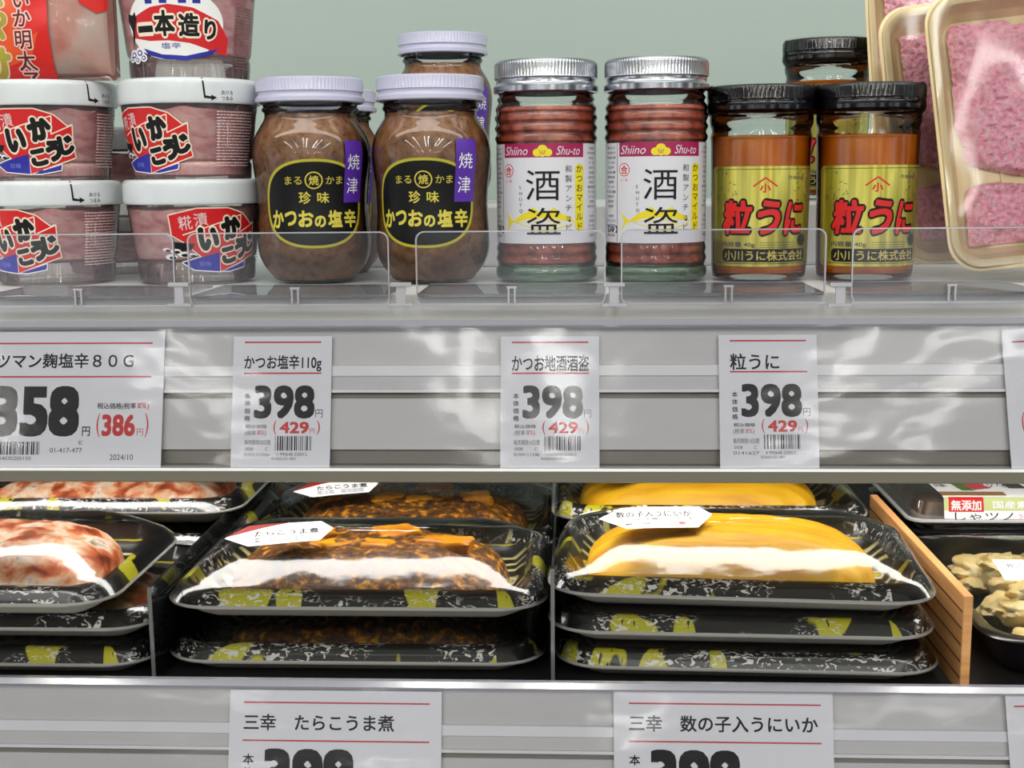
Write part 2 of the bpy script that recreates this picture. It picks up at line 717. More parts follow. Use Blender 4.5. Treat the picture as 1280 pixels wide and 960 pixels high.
# ------------------------------------------------------------------ price cards
def bars(a, x0, x1, y0, y1, m, layer=2, seed=1):
    rnd = random.Random(seed)
    x = x0
    while x < x1:
        wd = rnd.choice((0.7, 0.7, 1.2, 1.8))
        a.rect(x, y0, min(x + wd, x1), y1, m, layer)
        x += wd + rnd.choice((0.8, 0.8, 1.3, 1.9))


def place_card(a, x0, y0, x1, y1, rail, name, label, rot=0.0):
    """artwork in photo pixels; the card lies in the rail as a true rectangle"""
    cx, cy = (x0 + x1) / 2, (y0 + y1) / 2
    n0 = 0.0032
    c = rail.hit(cx, cy, n0)
    k = (rail.hit(cx + 20, cy, n0) - rail.hit(cx - 20, cy, n0)).length / 40
    kv = (rail.hit(cx, cy + 20, n0) - rail.hit(cx, cy - 20, n0)).length / 40
    cr, sr = math.cos(rot), math.sin(rot)

    def f(x, y, l):
        u, v = (x - cx) * k, (cy - y) * kv
        u, v = u * cr - v * sr, u * sr + v * cr
        return Vector((u, 0, 0)) - rail.down * v + rail.out * (l * LAYER)
    a.items = [(vs, [list(reversed(q)) for q in fs], m, l) for vs, fs, m, l in a.items]
    # card stock: a thin slab under the print
    o = a.build(name, f)
    o.location = c
    b = bmesh.new()
    b.from_mesh(o.data)
    hw, hh = (x1 - x0) / 2 * k, (y1 - y0) / 2 * kv
    q = []
    for n in (0.0, -0.0004):
        for u, v in ((-hw, -hh), (hw, -hh), (hw, hh), (-hw, hh)):
            uu, vv = u * cr - v * sr, u * sr + v * cr
            q.append(b.verts.new(Vector((uu, 0, 0)) - rail.down * vv + rail.out * n))
    for ids in ((0, 1, 2, 3), (7, 6, 5, 4), (0, 4, 5, 1), (1, 5, 6, 2), (2, 6, 7, 3), (3, 7, 4, 0)):
        fc = b.faces.new([q[i] for i in ids])
        fc.material_index = len(o.data.materials)
    b.to_mesh(o.data)
    b.free()
    o.data.materials.append(CARD)
    tag(o, label, 'price card', 'price cards in the shelf rails')
    return o


class Flip(Art):
    """artwork in photo pixels, y downwards"""

    def text(self, body, x, y, wd, ht, m, layer=2, bold=0.0, rot=0.0, shear=0.0, ref=None):
        n = len(self.items)
        Art.text(self, body, x, y, wd, ht, m, layer, bold, rot, shear, ref)
        vs, fs, m, l = self.items[n]
        self.items[n] = ([(p[0], 2 * y - p[1]) + tuple(p[2:]) for p in vs], [list(reversed(q)) for q in fs], m, l)

    def em(self, ch, x, y, size, m, layer=2, bold=0.0, sx=1.0, rot=0.0):
        n = len(self.items)
        Art.em(self, ch, x, y, size, m, layer, bold, sx, rot)
        vs, fs, m, l = self.items[n]
        self.items[n] = ([(p[0], 2 * y - p[1]) + tuple(p[2:]) for p in vs], [list(reversed(q)) for q in fs], m, l)

    def vert(self, body, x, y_top, step, size, m, layer=2, bold=0.0, sx=1.0):
        for i, ch in enumerate(body):
            self.em(ch, x, y_top + step * i, size, m, layer, bold, sx)


def small_card(dx, dy, title, tw, seed, label, date, rot=0.0):
    a = Flip()
    a.rect(304 + dx, 426.5 + dy, 400 + dx, 428.5 + dy, RED_LINE)
    a.rect(304 + dx, 465.5 + dy, 401 + dx, 467.5 + dy, RED_LINE)
    a.text(title, 304 + dx + tw / 2, 454 + dy, tw, 21, K_INK, bold=0.022)
    a.text('398', 355.5 + dx, 502.5 + dy, 77, 43, K_INK, bold=0.045)
    a.text('円', 399 + dx, 517 + dy, 9, 10, GREY_INK)
    a.vert('本体価格', 309.5 + dx, 495 + dy, 9.3, 7.5, K_INK, bold=0.02)
    a.text('税込価格', 321 + dx, 533 + dy, 27, 5, K_INK, bold=0.01)
    a.text('(税率', 314 + dx, 541.5 + dy, 14, 7.5, GREY_INK)
    a.text('8%)', 328 + dx, 541.5 + dy, 11, 7.5, R_INK)
    a.text('(', 344.5 + dx, 534.5 + dy, 4, 18, R_INK)
    a.text('429', 368.5 + dx, 534.5 + dy, 37, 15, R_INK, bold=0.04)
    a.text('円', 391 + dx, 538.5 + dy, 6, 6, R_INK)
    a.text(')', 398.5 + dx, 534.5 + dy, 4, 18, R_INK)
    a.text('販売期限10日間', 323 + dx, 553 + dy, 32, 6.5, GREY_INK)
    a.text('0508          C', 322 + dx, 561 + dy, 28, 4, GREY_INK)
    a.text(date, 323 + dx, 568 + dy, 32, 4, GREY_INK)
    bars(a, 345 + dx, 390 + dx, 545 + dy, 563 + dy, K_INK, 2, seed)
    a.text('4 990648 220012', 366 + dx, 567.5 + dy, 38, 4, GREY_INK)
    a.text('01662-01-401', 356 + dx, 573 + dy, 30, 3.5, GREY_INK)
    place_card(a, 290 + dx, 420 + dy, 413.5 + dx, 587 + dy, RU, 'price_card', label, rot)


a = Flip()
a.rect(-60, 428, 188, 430, RED_LINE)
a.rect(-60, 470, 188, 472, RED_LINE)
for i, ch in enumerate('ツマン麹塩辛８０Ｇ'):
    a.em(ch, 2 + 19.6 * i, 451, 19.5, K_INK, bold=0.022)
a.text('358', 45, 514, 112, 66, K_INK, bold=0.06)
a.text('円', 109, 539, 10, 12, K_INK, bold=0.02)
a.text('税込価格(税率', 146, 508, 48, 9, K_INK, bold=0.015)
a.text('8%)', 179, 508, 14, 9, R_INK, bold=0.01)
a.text('(', 124, 531.5, 4.5, 30, R_INK)
a.text('386', 149, 531.5, 42, 28, R_INK, bold=0.045)
a.text('円', 176, 540, 8, 9, R_INK)
a.text(')', 184, 531.5, 4.5, 30, R_INK)
bars(a, -50, 52, 552, 568, K_INK, 2, 11)
a.text('704030200150', 20, 572.5, 44, 4.5, GREY_INK)
a.text('01-417-477', 85, 562.5, 40, 6, GREY_INK)
a.text('BC', 103, 553, 5, 5, GREY_INK)
a.text('2024/10', 154, 571, 29, 7, GREY_INK)
place_card(a, -70, 414, 203, 587, RU, 'price_card', 'wide white price card reading 358 yen in the rail below the tubs')

small_card(0, 0, 'かつお塩辛110g', 97, 21, 'small white price card reading 398 yen below the two brown jars', '010111540')
small_card(335.5, 0, 'かつお地酒酒盗', 97, 22, 'small white price card reading 398 yen below the two silver-lidded jars', '0104111246')
small_card(609, -2, '粒うに', 62, 23, 'small white price card reading 398 yen below the black-lidded jars', '0141627')

a = Flip()
a.rect(1270, 424, 1380, 426, RED_LINE)
a.text('(', 1277, 527, 4, 28, R_INK)
place_card(a, 1258, 409, 1390, 587, RU, 'price_card', 'white price card below the pink trays, cut by the right edge of the photo', 0.035)

for (x0, x1, title, t0, t1, dy, lab) in (
        (285, 551, '三幸　たらこうま煮', 303, 492, 0, 'white price card in the lower rail below the orange and brown roe trays'),
        (767, 1042, '三幸　数の子入うにいか', 786, 1023, 1.5, 'white price card in the lower rail below the stack of yellow roe trays')):
    a = Flip()
    a.rect(t0, 877.5 + dy, x1 - 15, 879.5 + dy, RED_LINE)
    a.rect(t0 - 1, 925.5 + dy, x1 - 15, 927.5 + dy, RED_LINE)
    a.text(title, (t0 + t1) / 2, 903.5 + dy, t1 - t0, 21, K_INK, bold=0.022)
    a.vert('本体価格', t0 + 7, 950 + dy, 17, 14, K_INK, bold=0.025)
    a.text('398', t0 + 83, 968 + dy, 116, 66, K_INK, bold=0.06)
    a.text('円', t0 + 150, 995 + dy, 12, 13, K_INK)
    bars(a, t0, t0 + 60, 1008, 1026, K_INK, 2, int(x0))
    place_card(a, x0, 863 + dy, x1, 1036, RL, 'price_card', lab)
a = Flip()
a.rect(1272, 880, 1420, 882, RED_LINE)
place_card(a, 1262, 865, 1440, 1036, RL, 'price_card', 'white price card in the lower rail at the right edge of the photo', 0.035)

# ------------------------------------------------------------------ clear fence pieces along the upper shelf
Y_F = 0.571


def fence(px_l, px_r, px_mid, label):
    zt, zb, zm = at(640, 288, Y_F).z, at(640, 381.5, Y_F).z, Z_UP
    xl, xr = at(px_l, 340, Y_F).x, at(px_r, 340, Y_F).x
    t = thing('shelf_fence', label, 'shelf fence', ((xl + xr) / 2, Y_F, zb), 0, 'clear fence pieces along the upper shelf')
    hw, hz = (xr - xl) / 2, (zt - zb) / 2
    b = bmesh.new()
    loop = rr(hw, hz, 0.004, 5, 4)
    loft(b, [[(x, -0.0007, z + hz) for x, z in loop], [(x, 0.0007, z + hz) for x, z in loop]], [0])
    obj('panel', b, ACRYLIC, t, smooth=False, recalc=True)
    b = bmesh.new()                                        # the bright cut edge all round
    inner = rr(hw - 0.0006, hz - 0.0006, 0.0035, 5, 4)
    loft(b, [[(x, -0.0009, z + hz) for x, z in inner], [(x, -0.0009, z + hz) for x, z in loop],
             [(x, 0.0009, z + hz) for x, z in loop], [(x, 0.0009, z + hz) for x, z in inner]], [0, 0, 0], False, False)
    obj('edge', b, EDGE, t, smooth=False, recalc=True)
    b = bmesh.new()                                        # foot lying on the shelf board
    z0 = zm - zb
    bx(b, -hw, hw, 0.0009, 0.058, z0, z0 + 0.0012)
    obj('foot', b, ACRYLIC, t, smooth=False)
    b = bmesh.new()
    bx(b, -hw, hw, 0.058, 0.0588, z0, z0 + 0.0013)
    obj('foot_edge', b, EDGE, t, smooth=False)
    b = bmesh.new()
    bx(b, -hw, hw, -0.0022, -0.0009, 0.0, 0.0012)
    obj('bottom_bead', b, EDGE, t, smooth=False)
    b = bmesh.new()
    xm = at(px_mid, 360, Y_F).x - (xl + xr) / 2
    zc = z0 + 0.004
    for s in (-1, 1):
        bx(b, xm + s * 0.0014 - 0.0004, xm + s * 0.0014 + 0.0004, -0.003, -0.0009, 0.0012, zc)
    bx(b, xm - 0.0022, xm + 0.0022, -0.003, -0.0009, zc, zc + 0.001)
    obj('clip', b, EDGE, t, smooth=False)
    return t


fence(-34, 219, 100, 'clear plastic fence piece in front of the white-lidded tubs')
fence(236, 487, 370, 'clear plastic fence piece in front of the left brown jar')
fence(520, 757, 640, 'clear plastic fence piece in front of the left silver-lidded jar')
fence(776, 1032, 910, 'clear plastic fence piece in front of the left black-lidded jar')
fence(1064, 1310, 1188, 'clear plastic fence piece in front of the pink trays')

# little posts that join neighbouring fence pieces
for px, near in ((228, 'between the tubs and the left brown jar'), (503, 'below the right brown jar'),
                 (767, 'below the right silver-lidded jar'), (1048, 'below the right black-lidded jar')):
    p = at(px, 381, Y_F)
    b = bmesh.new()
    z1 = at(px, 352, Y_F).z - p.z
    bx(b, -0.0022, 0.0022, -0.0045, -0.0032, 0.0, z1, bev=0.0004)
    bx(b, -0.0048, 0.0048, -0.0050, -0.0030, z1 - 0.002, z1, bev=0.0004)
    bx(b, -0.0055, 0.0055, -0.0050, -0.0030, -0.0006, 0.0010, bev=0.0004)
    o = obj('fence_joint', b, EDGE, None, smooth=False)
    o.location = p
    tag(o, 'small clear joint clip between two fence pieces, ' + near, 'joint clip', 'joint clips of the shelf fence')

# ------------------------------------------------------------------ jars
YJ = 0.66
K = scale_at((0, YJ, 1.40))


def stand(px, Y, z=None):
    """point on the upper shelf under photo column px (measured near the jar's middle)"""
    p = at(px, 230, Y)
    return Vector((p.x, Y, Z_UP if z is None else z))


def up(prof):
    return [(r * K, z * K) + tuple(q[2:]) for q in prof for r, z in [q[:2]]]


FLOOR_LIFT = 0.0013                # jars stand on the foot of the fence
SHELF_Z = Z_UP + FLOOR_LIFT

# --- brown jar
BR = smooth_prof([(44, 0), (50, 1.5), (55, 8), (64, 20), (70, 36), (71, 54), (69.2, 90), (70, 118), (73.5, 150), (73.6, 166),
                  (70, 184), (62.5, 198), (57.5, 207), (57, 214)], 5)
PASTE = ramp_mat('brown_paste', [(0.25, (96, 56, 30)), (0.5, (156, 104, 66)), (0.72, (180, 128, 88))], 260, 6, 0.35, bump=0.3, bdist=0.0006)
LAV = mat('lavender_white_lid', (190, 190, 214), 0.28, 0.0, 0.6, 0.4)
BLACKL = mat('label_black', (7, 7, 8), 0.4, spec=0.3)
OLIVE = mat('label_olive_rim', (176, 168, 42), 0.4)
GOLDT = mat('label_gold_text', (206, 192, 70), 0.4)
PURPLE = mat('label_purple', (84, 42, 160), 0.4)


def lid_bm(R, z0, h, bead, ribs, depth, flat=0.4):
    """screw lid: skirt bead, groove, ribbed band, rounded shoulder, slightly sunk top"""
    prof = [(R - 3.5, z0 + 0.5), (R - 1, z0), (R + bead, z0 + 1.5), (R + bead, z0 + h * 0.20), (R - 1.2, z0 + h * 0.27), (R - 2.0, z0 + h * 0.33),
            (R - 1.6, z0 + h * 0.42), (R + 0.2, z0 + h * 0.46), (R + 0.2, z0 + h * 0.50), (R + 0.2, z0 + h * 0.86), (R - 0.6, z0 + h * 0.94), (R - 3, z0 + h),
            (R - 6, z0 + h), (R - 8, z0 + h - 1.2), (0, z0 + h - 1.2)]
    b = bmesh.new()
    lathe(b, up(prof), ribs * 4, 0, ((z0 + h * 0.48) * K, (z0 + h * 0.88) * K, ribs, depth * K))
    return b


def brown_jar(label, loc, rotz):
    t = thing('fish_paste_jar', label, 'jar', loc, rotz, 'brown fish paste jars')
    t.scale = (1, 1, 0.97)
    b = bmesh.new()
    lathe(b, up([(0, 1.5)] + BR + [(59.5, 216), (60, 219), (58, 222), (59.5, 226), (58, 232), (58, 240)]), 80)
    obj('glass', b, GLASS, t)
    inner = [(max(r - 1.6, 0), z) for r, z in BR if 3 < z < 212]
    b = bmesh.new()
    lathe(b, up([(0, 4)] + inner + [(54, 209), (0, 210)]), 80)
    obj('paste', b, PASTE, t)
    obj('lid', lid_bm(66.5, 226, 31, 1.2, 90, 1.0), LAV, t)
    wrap.R = 71.0
    a = Art()
    egg, egg2, inn = [], [], []
    for i in range(64):
        an = 2 * PI * i / 64
        c, s = math.cos(an), math.sin(an)
        p = 2.35
        ex, ey = math.copysign(abs(c) ** (2 / p), c), math.copysign(abs(s) ** (2 / p), s)
        egg.append((66 * ex, 100 + 55.5 * ey))
        inn.append((62.5 * ex, 100 + 52 * ey))
    a.poly(egg, OLIVE, 0)
    a.poly(inn, BLACKL, 1)
    a.text('まる', -25, 129, 21, 10, GOLDT, 2)
    a.text('かま', 25, 129, 21, 10, GOLDT, 2)
    a.ell(0, 129, 10.8, 10.8, GOLDT, 2)
    a.ell(0, 129, 9.2, 9.2, BLACKL, 3)
    a.text('焼', 0, 129, 12, 12, GOLDT, 4, 0.02)
    a.text('珍', -11.5, 107.5, 15, 15.5, GOLDT, 2, 0.02)
    a.text('味', 11, 107.5, 15, 14, GOLDT, 2, 0.02)
    for ch, x, y, wd, ht in (('か', -48, 81, 17, 23), ('つ', -30.5, 82, 16, 19), ('お', -11, 81.5, 19, 21), ('の', 6.5, 78, 14, 15),
                             ('塩', 25.5, 81, 19, 22), ('辛', 47, 81, 19, 23)):
        a.text(ch, x, y, wd, ht, GOLDT, 2, 0.045)
    a.build('label', wrap(BR, K), t, 4.0, 6.0)
    a = Art()
    x0 = arc(47, 71)
    a.poly([(x0 - 14, 101), (x0 + 14, 101), (x0 + 16, 178), (x0 - 12, 178)], PURPLE, 6)
    a.text('焼', x0 + 0.5, 151.5, 19, 19, W_INK, 7, -0.005)
    a.text('津', x0 - 0.5, 122, 18, 20, W_INK, 7, -0.005)
    s = a.build('sticker', wrap(BR, K), t, 4.0, 6.0)
    s['label'] = 'purple strip sticker with white lettering'
    return t


jb = brown_jar('brown fish paste jar with lavender lid, black oval label, nearest the white-lidded tubs', stand(391, YJ, SHELF_Z), math.radians(12.5))
copy_tree(jb, 'brown fish paste jar with lavender lid, standing next to the silver-lidded jar', stand(540, YJ - 0.004, SHELF_Z), math.radians(-2))
Y2 = 0.80
RISE = 0.037
copy_tree(jb, 'brown fish paste jar raised behind, its lavender lid above the other lids', stand(556, Y2, Z_UP + RISE), math.radians(14))
copy_tree(jb, 'brown fish paste jar hidden behind the left brown jar, only its lid edge showing', stand(412, 0.727, Z_UP), math.radians(10))

# --- silver-lidded jar
SV = smooth_prof([(56, 0), (62, 2), (64, 8), (63.6, 15), (61.5, 18), (62, 22), (63.6, 28), (62, 34), (63, 40), (62, 46), (61.5, 50), (61.5, 110), (61.5, 174),
                  (62, 178), (63.6, 184), (61.4, 190), (63.8, 197), (61.4, 203), (63.8, 210), (61.4, 216), (62.6, 222), (58.5, 229)], 4)
MEAT = ramp_mat('red_brown_fish', [(0.3, (112, 42, 32)), (0.5, (180, 84, 64)), (0.7, (210, 120, 96))], 150, 5, 0.35, bump=0.4, bdist=0.0008)
SILVER = mat('silver_lid', (186, 188, 194), 0.17, 1.0)
FOOTG = clear('green_glass_foot', (196, 222, 200), 0.03, 0.05, 1.5, milk=0.25, milkcol=(150, 185, 155))
LWHITE = mat('label_white', (210, 210, 217), 0.4)
MAGENTA = mat('label_magenta', (156, 12, 78), 0.4)
YEL = mat('label_yellow', (226, 208, 26), 0.4)
YEL2 = mat('label_pale_fish', (236, 226, 120), 0.4)


def silver_jar(label, loc, rotz):
    t = thing('fermented_fish_jar', label, 'jar', loc, rotz, 'silver-lidded jars of fermented fish')
    t.scale = (1, 1, 0.945)
    b = bmesh.new()
    lathe(b, up([q for q in [(0, 14)] + [q for q in SV if q[1] >= 17] + [(60.5, 234), (58, 238), (58, 250)]]), 80)
    obj('glass', b, GLASS, t)
    b = bmesh.new()
    lathe(b, up([(0, 1)] + [q for q in SV if q[1] <= 18] + [(55, 20), (30, 18.5), (0, 18)]), 80)
    obj('glass_foot', b, FOOTG, t)
    b = bmesh.new()
    inner = [(56, 21), (59.4, 23), (59.6, 120), (59.6, 218), (57, 223)]
    lathe(b, up([(0, 20.5)] + inner + [(40, 224), (0, 223)]), 72)
    obj('fish_pieces', b, MEAT, t)
    obj('lid', lid_bm(63.4, 241, 41, 1.6, 96, 1.0), SILVER, t)
    R = wrap.R = 61.5
    a = Art()
    a.rect(-112, 49, 112, 176, LWHITE, 0)
    a.rect(-54, 158.5, 54, 176, MAGENTA, 1)
    a.text('Shiino', -34, 167, 33, 11, LWHITE, 2, 0.0, 0, 0.25)
    a.text('Shu-to', 33, 167, 31, 11, LWHITE, 2, 0.0, 0, 0.25)
    for x, y, r in ((-6.5, 164.5, 5.2), (6.5, 164.5, 5.2), (0, 168.5, 6.0), (0, 163.5, 4.5)):
        a.ell(x, y, r, r * 0.95, YEL, 2, 20)
    for x in (-3.5, 0, 3.5):
        a.line(x * 0.4, 162, x, 167.5, 0.8, MAGENTA, 3)
    # fish swimming to the right: tail, finned back, pale belly
    fish = [(-52, 89), (-41, 79), (-38, 78), (-26, 87), (-17, 90), (-12, 96), (-5, 90), (10, 92), (14, 96), (18, 90), (32, 83), (40, 77), (33, 72),
            (20, 68), (5, 66), (-12, 68), (-26, 73), (-38, 76), (-41, 75.5), (-50, 64), (-46, 77)]
    a.poly(fish, YEL, 1)
    a.poly([(-36, 76.5), (-22, 80), (0, 82), (22, 80), (38, 76.5), (32, 73), (18, 69.5), (4, 67.5), (-12, 69.5), (-26, 74)], LWHITE, 2)
    a.line(-34, 77, 34, 79, 1.0, YEL, 3)
    a.line(-10, 72, 22, 75, 1.0, YEL, 3)
    a.line(-2, 67.5, 8, 61, 1.4, YEL, 3)
    a.ell(33, 78, 1.4, 1.4, K_INK, 4, 10)
    a.text('酒', 0, 123.5, 41, 38, K_INK, 4, -0.002)
    a.text('盗', 1, 78, 41, 34, K_INK, 4, -0.002)
    xs = arc(43, R)
    a.rrect(xs, 107, 6.5, 43, 6, YEL, 1)
    a.vert('かつおマイルド', xs, 144, 12.2, 11, K_INK, 2, 0.005)
    a.vert('和製アンチョビ', arc(30.5, R), 144, 12.4, 9.5, GREY_INK, 4)
    a.ell(arc(-42, R), 142, 8, 8.5, R_INK, 1, 24)
    a.ell(arc(-42, R), 142, 7, 7.4, LWHITE, 2, 24)
    a.text('合', arc(-42, R), 142, 10, 11, R_INK, 3, 0.03)
    a.text('いち', arc(-42, R), 129, 11, 4, R_INK, 1)
    a.vert('SHUTO', arc(-26, R), 121, 7.5, 6, GREY_INK, 4)
    # fine print on both sides of the label
    rnd = random.Random(5)
    for s, x0, x1 in ((-1, -84, -60), (1, 62, 84)):
        y = 170
        while y > 56:
            wd = rnd.uniform(0.55, 1.0) * (x1 - x0)
            if not 84 < y < 92:
                a.text(rnd.choice(('名称塩辛', '原材料名', 'かつお', '食塩砂糖', '賞味期限', '保存方法', '内容量', '製造者')), (x0 + x1) / 2, y, wd, 3.6, GREY_INK, 1)
            y -= 6.2
    a.text('【冷】', -68, 66, 22, 9, K_INK, 2, 0.02)
    a.rect(-58, 50, -57.2, 175, GREY_INK, 1)
    a.build('label', wrap(SV, K), t, 4.0, 0)
    return t


js = silver_jar('silver-lidded jar of fermented fish with white label, standing next to the brown jar', stand(683, YJ, SHELF_Z), math.radians(-3))
copy_tree(js, 'silver-lidded jar of fermented fish with white label, standing next to the black-lidded jar', stand(819.5, YJ - 0.002, SHELF_Z), math.radians(2))

# --- sea urchin jar
UN = smooth_prof([(50, 0), (56, 1.5), (57.5, 6), (58, 12), (58.6, 18), (59.5, 80), (60.5, 148), (61.2, 180), (62, 186), (61, 191), (60.5, 196), (62.6, 203), (62.4, 210), (58, 216)], 4)
URCH = ramp_mat('orange_urchin_paste', [(0.3, (206, 92, 0)), (0.6, (240, 128, 4)), (0.8, (250, 154, 20))], 50, 4, 0.3, stretch=(1, 1, 0.5), bump=0.15, bdist=0.0006, sss=0.2)
BLID = mat('black_gloss_lid', (7, 7, 11), 0.09, 0.0, 0.6, 0.4)
GOLD = ramp_mat('gold_foil_label', [(0.32, (150, 146, 50)), (0.46, (240, 228, 116)), (0.56, (190, 186, 76)), (0.68, (246, 224, 116))], 70, 3, 0.3, stretch=(1, 1, 0.06), metal=0.8, distort=0.4)  # streaks of metallic sheen are put into the foil's colour
GOLDP = mat('gold_foil_text', (214, 196, 104), 0.35, 0.6)


def urchin_jar(label, loc, rotz):
    t = thing('sea_urchin_jar', label, 'jar', loc, rotz, 'black-lidded sea urchin jars')
    t.scale = (1, 1, 0.925)
    b = bmesh.new()
    lathe(b, up([(0, 1.5)] + UN + [(60, 219), (58, 221), (58, 232)]), 80)
    obj('glass', b, GLASS, t)
    b = bmesh.new()
    inner = [(r - 1.6, z) for r, z in UN if 8 < z < 187]
    lathe(b, up([(0, 8)] + inner + [(50, 188), (30, 185), (0, 187)]), 72)
    obj('urchin_paste', b, URCH, t)
    obj('lid', lid_bm(65, 219, 33, 0.8, 80, 0.5), BLID, t)
    b = bmesh.new()                                        # shrink seal round lid and neck
    prof = [(62.5, 204), (63, 209), (62.6, 213), (65.5, 217), (67.2, 221), (67, 228), (66.4, 232), (67.0, 238), (66.8, 248), (64, 253.2), (60, 253.6)]
    rows = lathe(b, up(prof), 120)
    for v in b.verts:
        n = noise.noise(Vector(v.co) * 300)
        v.co.x *= 1 + 0.004 * n
        v.co.y *= 1 + 0.004 * n
    obj('shrink_seal', b, WRINKLE, t)
    wrap.R = 59.5
    a = Art()
    pts = [(x, y + 83) for x, y in rr(80, 65, 9, 5, 6)]
    a.poly(pts, GOLD, 0)
    brd = [(x, y + 83) for x, y in rr(76, 61, 7, 5, 6)]
    a.outline(brd, 0.7, K_INK, 1)
    # mark: small gable over a character
    a.line(-17, 122, -3, 133, 2.0, R_INK, 2)
    a.line(11, 122, -3, 133, 2.0, R_INK, 2)
    a.text('小', -3, 120, 13, 12, R_INK, 2, 0.04)
    for ch, x, y, wd, ht, ro in (('粒', -37, 82, 39, 46, 0.0), ('う', 2, 82, 29, 46, 0.0), ('に', 36, 81, 28, 44, 0.0)):
        a.text(ch, x, y, wd, ht, K_INK, 2, 0.10, ro, 0.12, ref=0.05)
        a.text(ch, x, y, wd, ht, R_INK, 3, 0.045, ro, 0.12, ref=0.05)
    # urchin: spiky black disc
    sp = []
    for i in range(28):
        r_ = 9.5 if i % 2 == 0 else 6.2
        sp.append((50 + r_ * math.cos(2 * PI * i / 28), 52 + r_ * 1.05 * math.sin(2 * PI * i / 28)))
    a.poly(sp, K_INK, 4)
    a.text('内容量 40g', -36, 46.5, 44, 8, GREY_INK, 2, 0.02)
    for y in (49, 46, 43):
        a.rect(-8, y, 38, y + 0.6, GREY_INK, 2)
    a.rrect(0, 32.5, 58, 8.6, 5, K_INK, 2)
    a.text('小川うに株式会社', 0, 32.5, 108, 13.5, GOLDP, 3, 0.02)
    rnd = random.Random(9)
    for side in (-1, 1):                                   # sprigs of fine decoration in both top corners
        for i in range(26):
            x = side * rnd.uniform(34, 70)
            y = rnd.uniform(102, 140)
            an = rnd.uniform(0, PI)
            a.line(x, y, x + 4 * math.cos(an), y + 4 * math.sin(an), 0.7, GREY_INK, 2)
    a.text('丹後名産', 38, 133, 26, 5, GREY_INK, 2)
    a.build('label', wrap(UN, K), t, 4.0, 0)
    b = Art()
    b.rect(86, 24, 108, 142, LWHITE, 0)
    rnd = random.Random(3)
    for i in range(16):
        b.rect(89, 30 + i * 7, 89 + rnd.uniform(8, 16), 33 + i * 7, GREY_INK, 1)
    b.build('back_label', wrap(UN, K), t, 4.0, 0)
    return t


ju = urchin_jar('black-lidded sea urchin jar with gold label, standing next to the silver-lidded jar', stand(950, YJ, SHELF_Z), math.radians(1))
copy_tree(ju, 'black-lidded sea urchin jar with gold label, standing nearest the pink trays', stand(1083, YJ - 0.004, SHELF_Z), math.radians(3))
copy_tree(ju, 'black-lidded sea urchin jar raised behind the other two, only neck and lid showing', stand(1031, Y2, Z_UP + RISE), math.radians(-8))

# white step that lifts the back row
b = bmesh.new()
xa, xb = at(470, 240, Y2).x, at(1330, 240, Y2).x
bx(b, xa, xb, 0.762, 0.90, Z_UP, Z_UP + RISE, bev=0.002)
o = obj('display_riser', b, mat('riser_white', (214, 216, 216), 0.4), None, smooth=False)
tag(o, 'low white riser block under the raised back jars', 'riser')

# ------------------------------------------------------------------ white-lidded tubs
TB = smooth_prof([(70, 0), (72.5, 1.5), (73.5, 8), (74.5, 24), (73, 28), (76, 33), (79, 55), (82, 80), (84, 94), (84, 102)], 4)
SQUID = ramp_mat('pink_squid', [(0.28, (190, 104, 112)), (0.5, (246, 178, 178)), (0.7, (255, 218, 210))], 70, 5, 0.3, stretch=(1, 1, 2.2), distort=0.8, bump=0.3, bdist=0.0012)
TLID = mat('white_tub_lid', (212, 217, 220), 0.22, 0.0, 0.55, 0.3, bump=(300, 0.06, 0.0005))
BLUE = mat('label_blue', (30, 34, 150), 0.4)
CREAM = mat('label_cream', (240, 226, 206), 0.4)
LRED = mat('label_red', (206, 20, 26), 0.4)
FINE = mat('fine_print_pink', (226, 196, 196), 0.5)


def tub_lid_bm():
    prof = [(83, 98), (86.5, 97), (88, 98.5), (88.4, 104), (88.4, 120), (87.2, 125), (84, 127.6), (80, 128), (77, 127), (76, 123), (73, 122), (0, 122)]
    b = bmesh.new()
    lathe(b, up(smooth_prof(prof[:8], 3) + prof[8:]), 96)
    return b


def fineprint(a, x0, x1, y0, y1, m, seed, layer=1):
    rnd = random.Random(seed)
    y = y1
    while y > y0:
        x = x0
        while x < x1:
            wd = rnd.uniform(2, 7)
            a.rect(x, y - 1.5, min(x + wd, x1), y, m, layer)
            x += wd + 1.2
        y -= 3.6
    a.rect(x0 + 2, y0 + (y1 - y0) * 0.35, x0 + 3, y0 + (y1 - y0) * 0.8, m, layer + 1)
    a.rect(x0 + 14, y0 + (y1 - y0) * 0.35, x0 + 15.2, y0 + (y1 - y0) * 0.8, m, layer + 1)


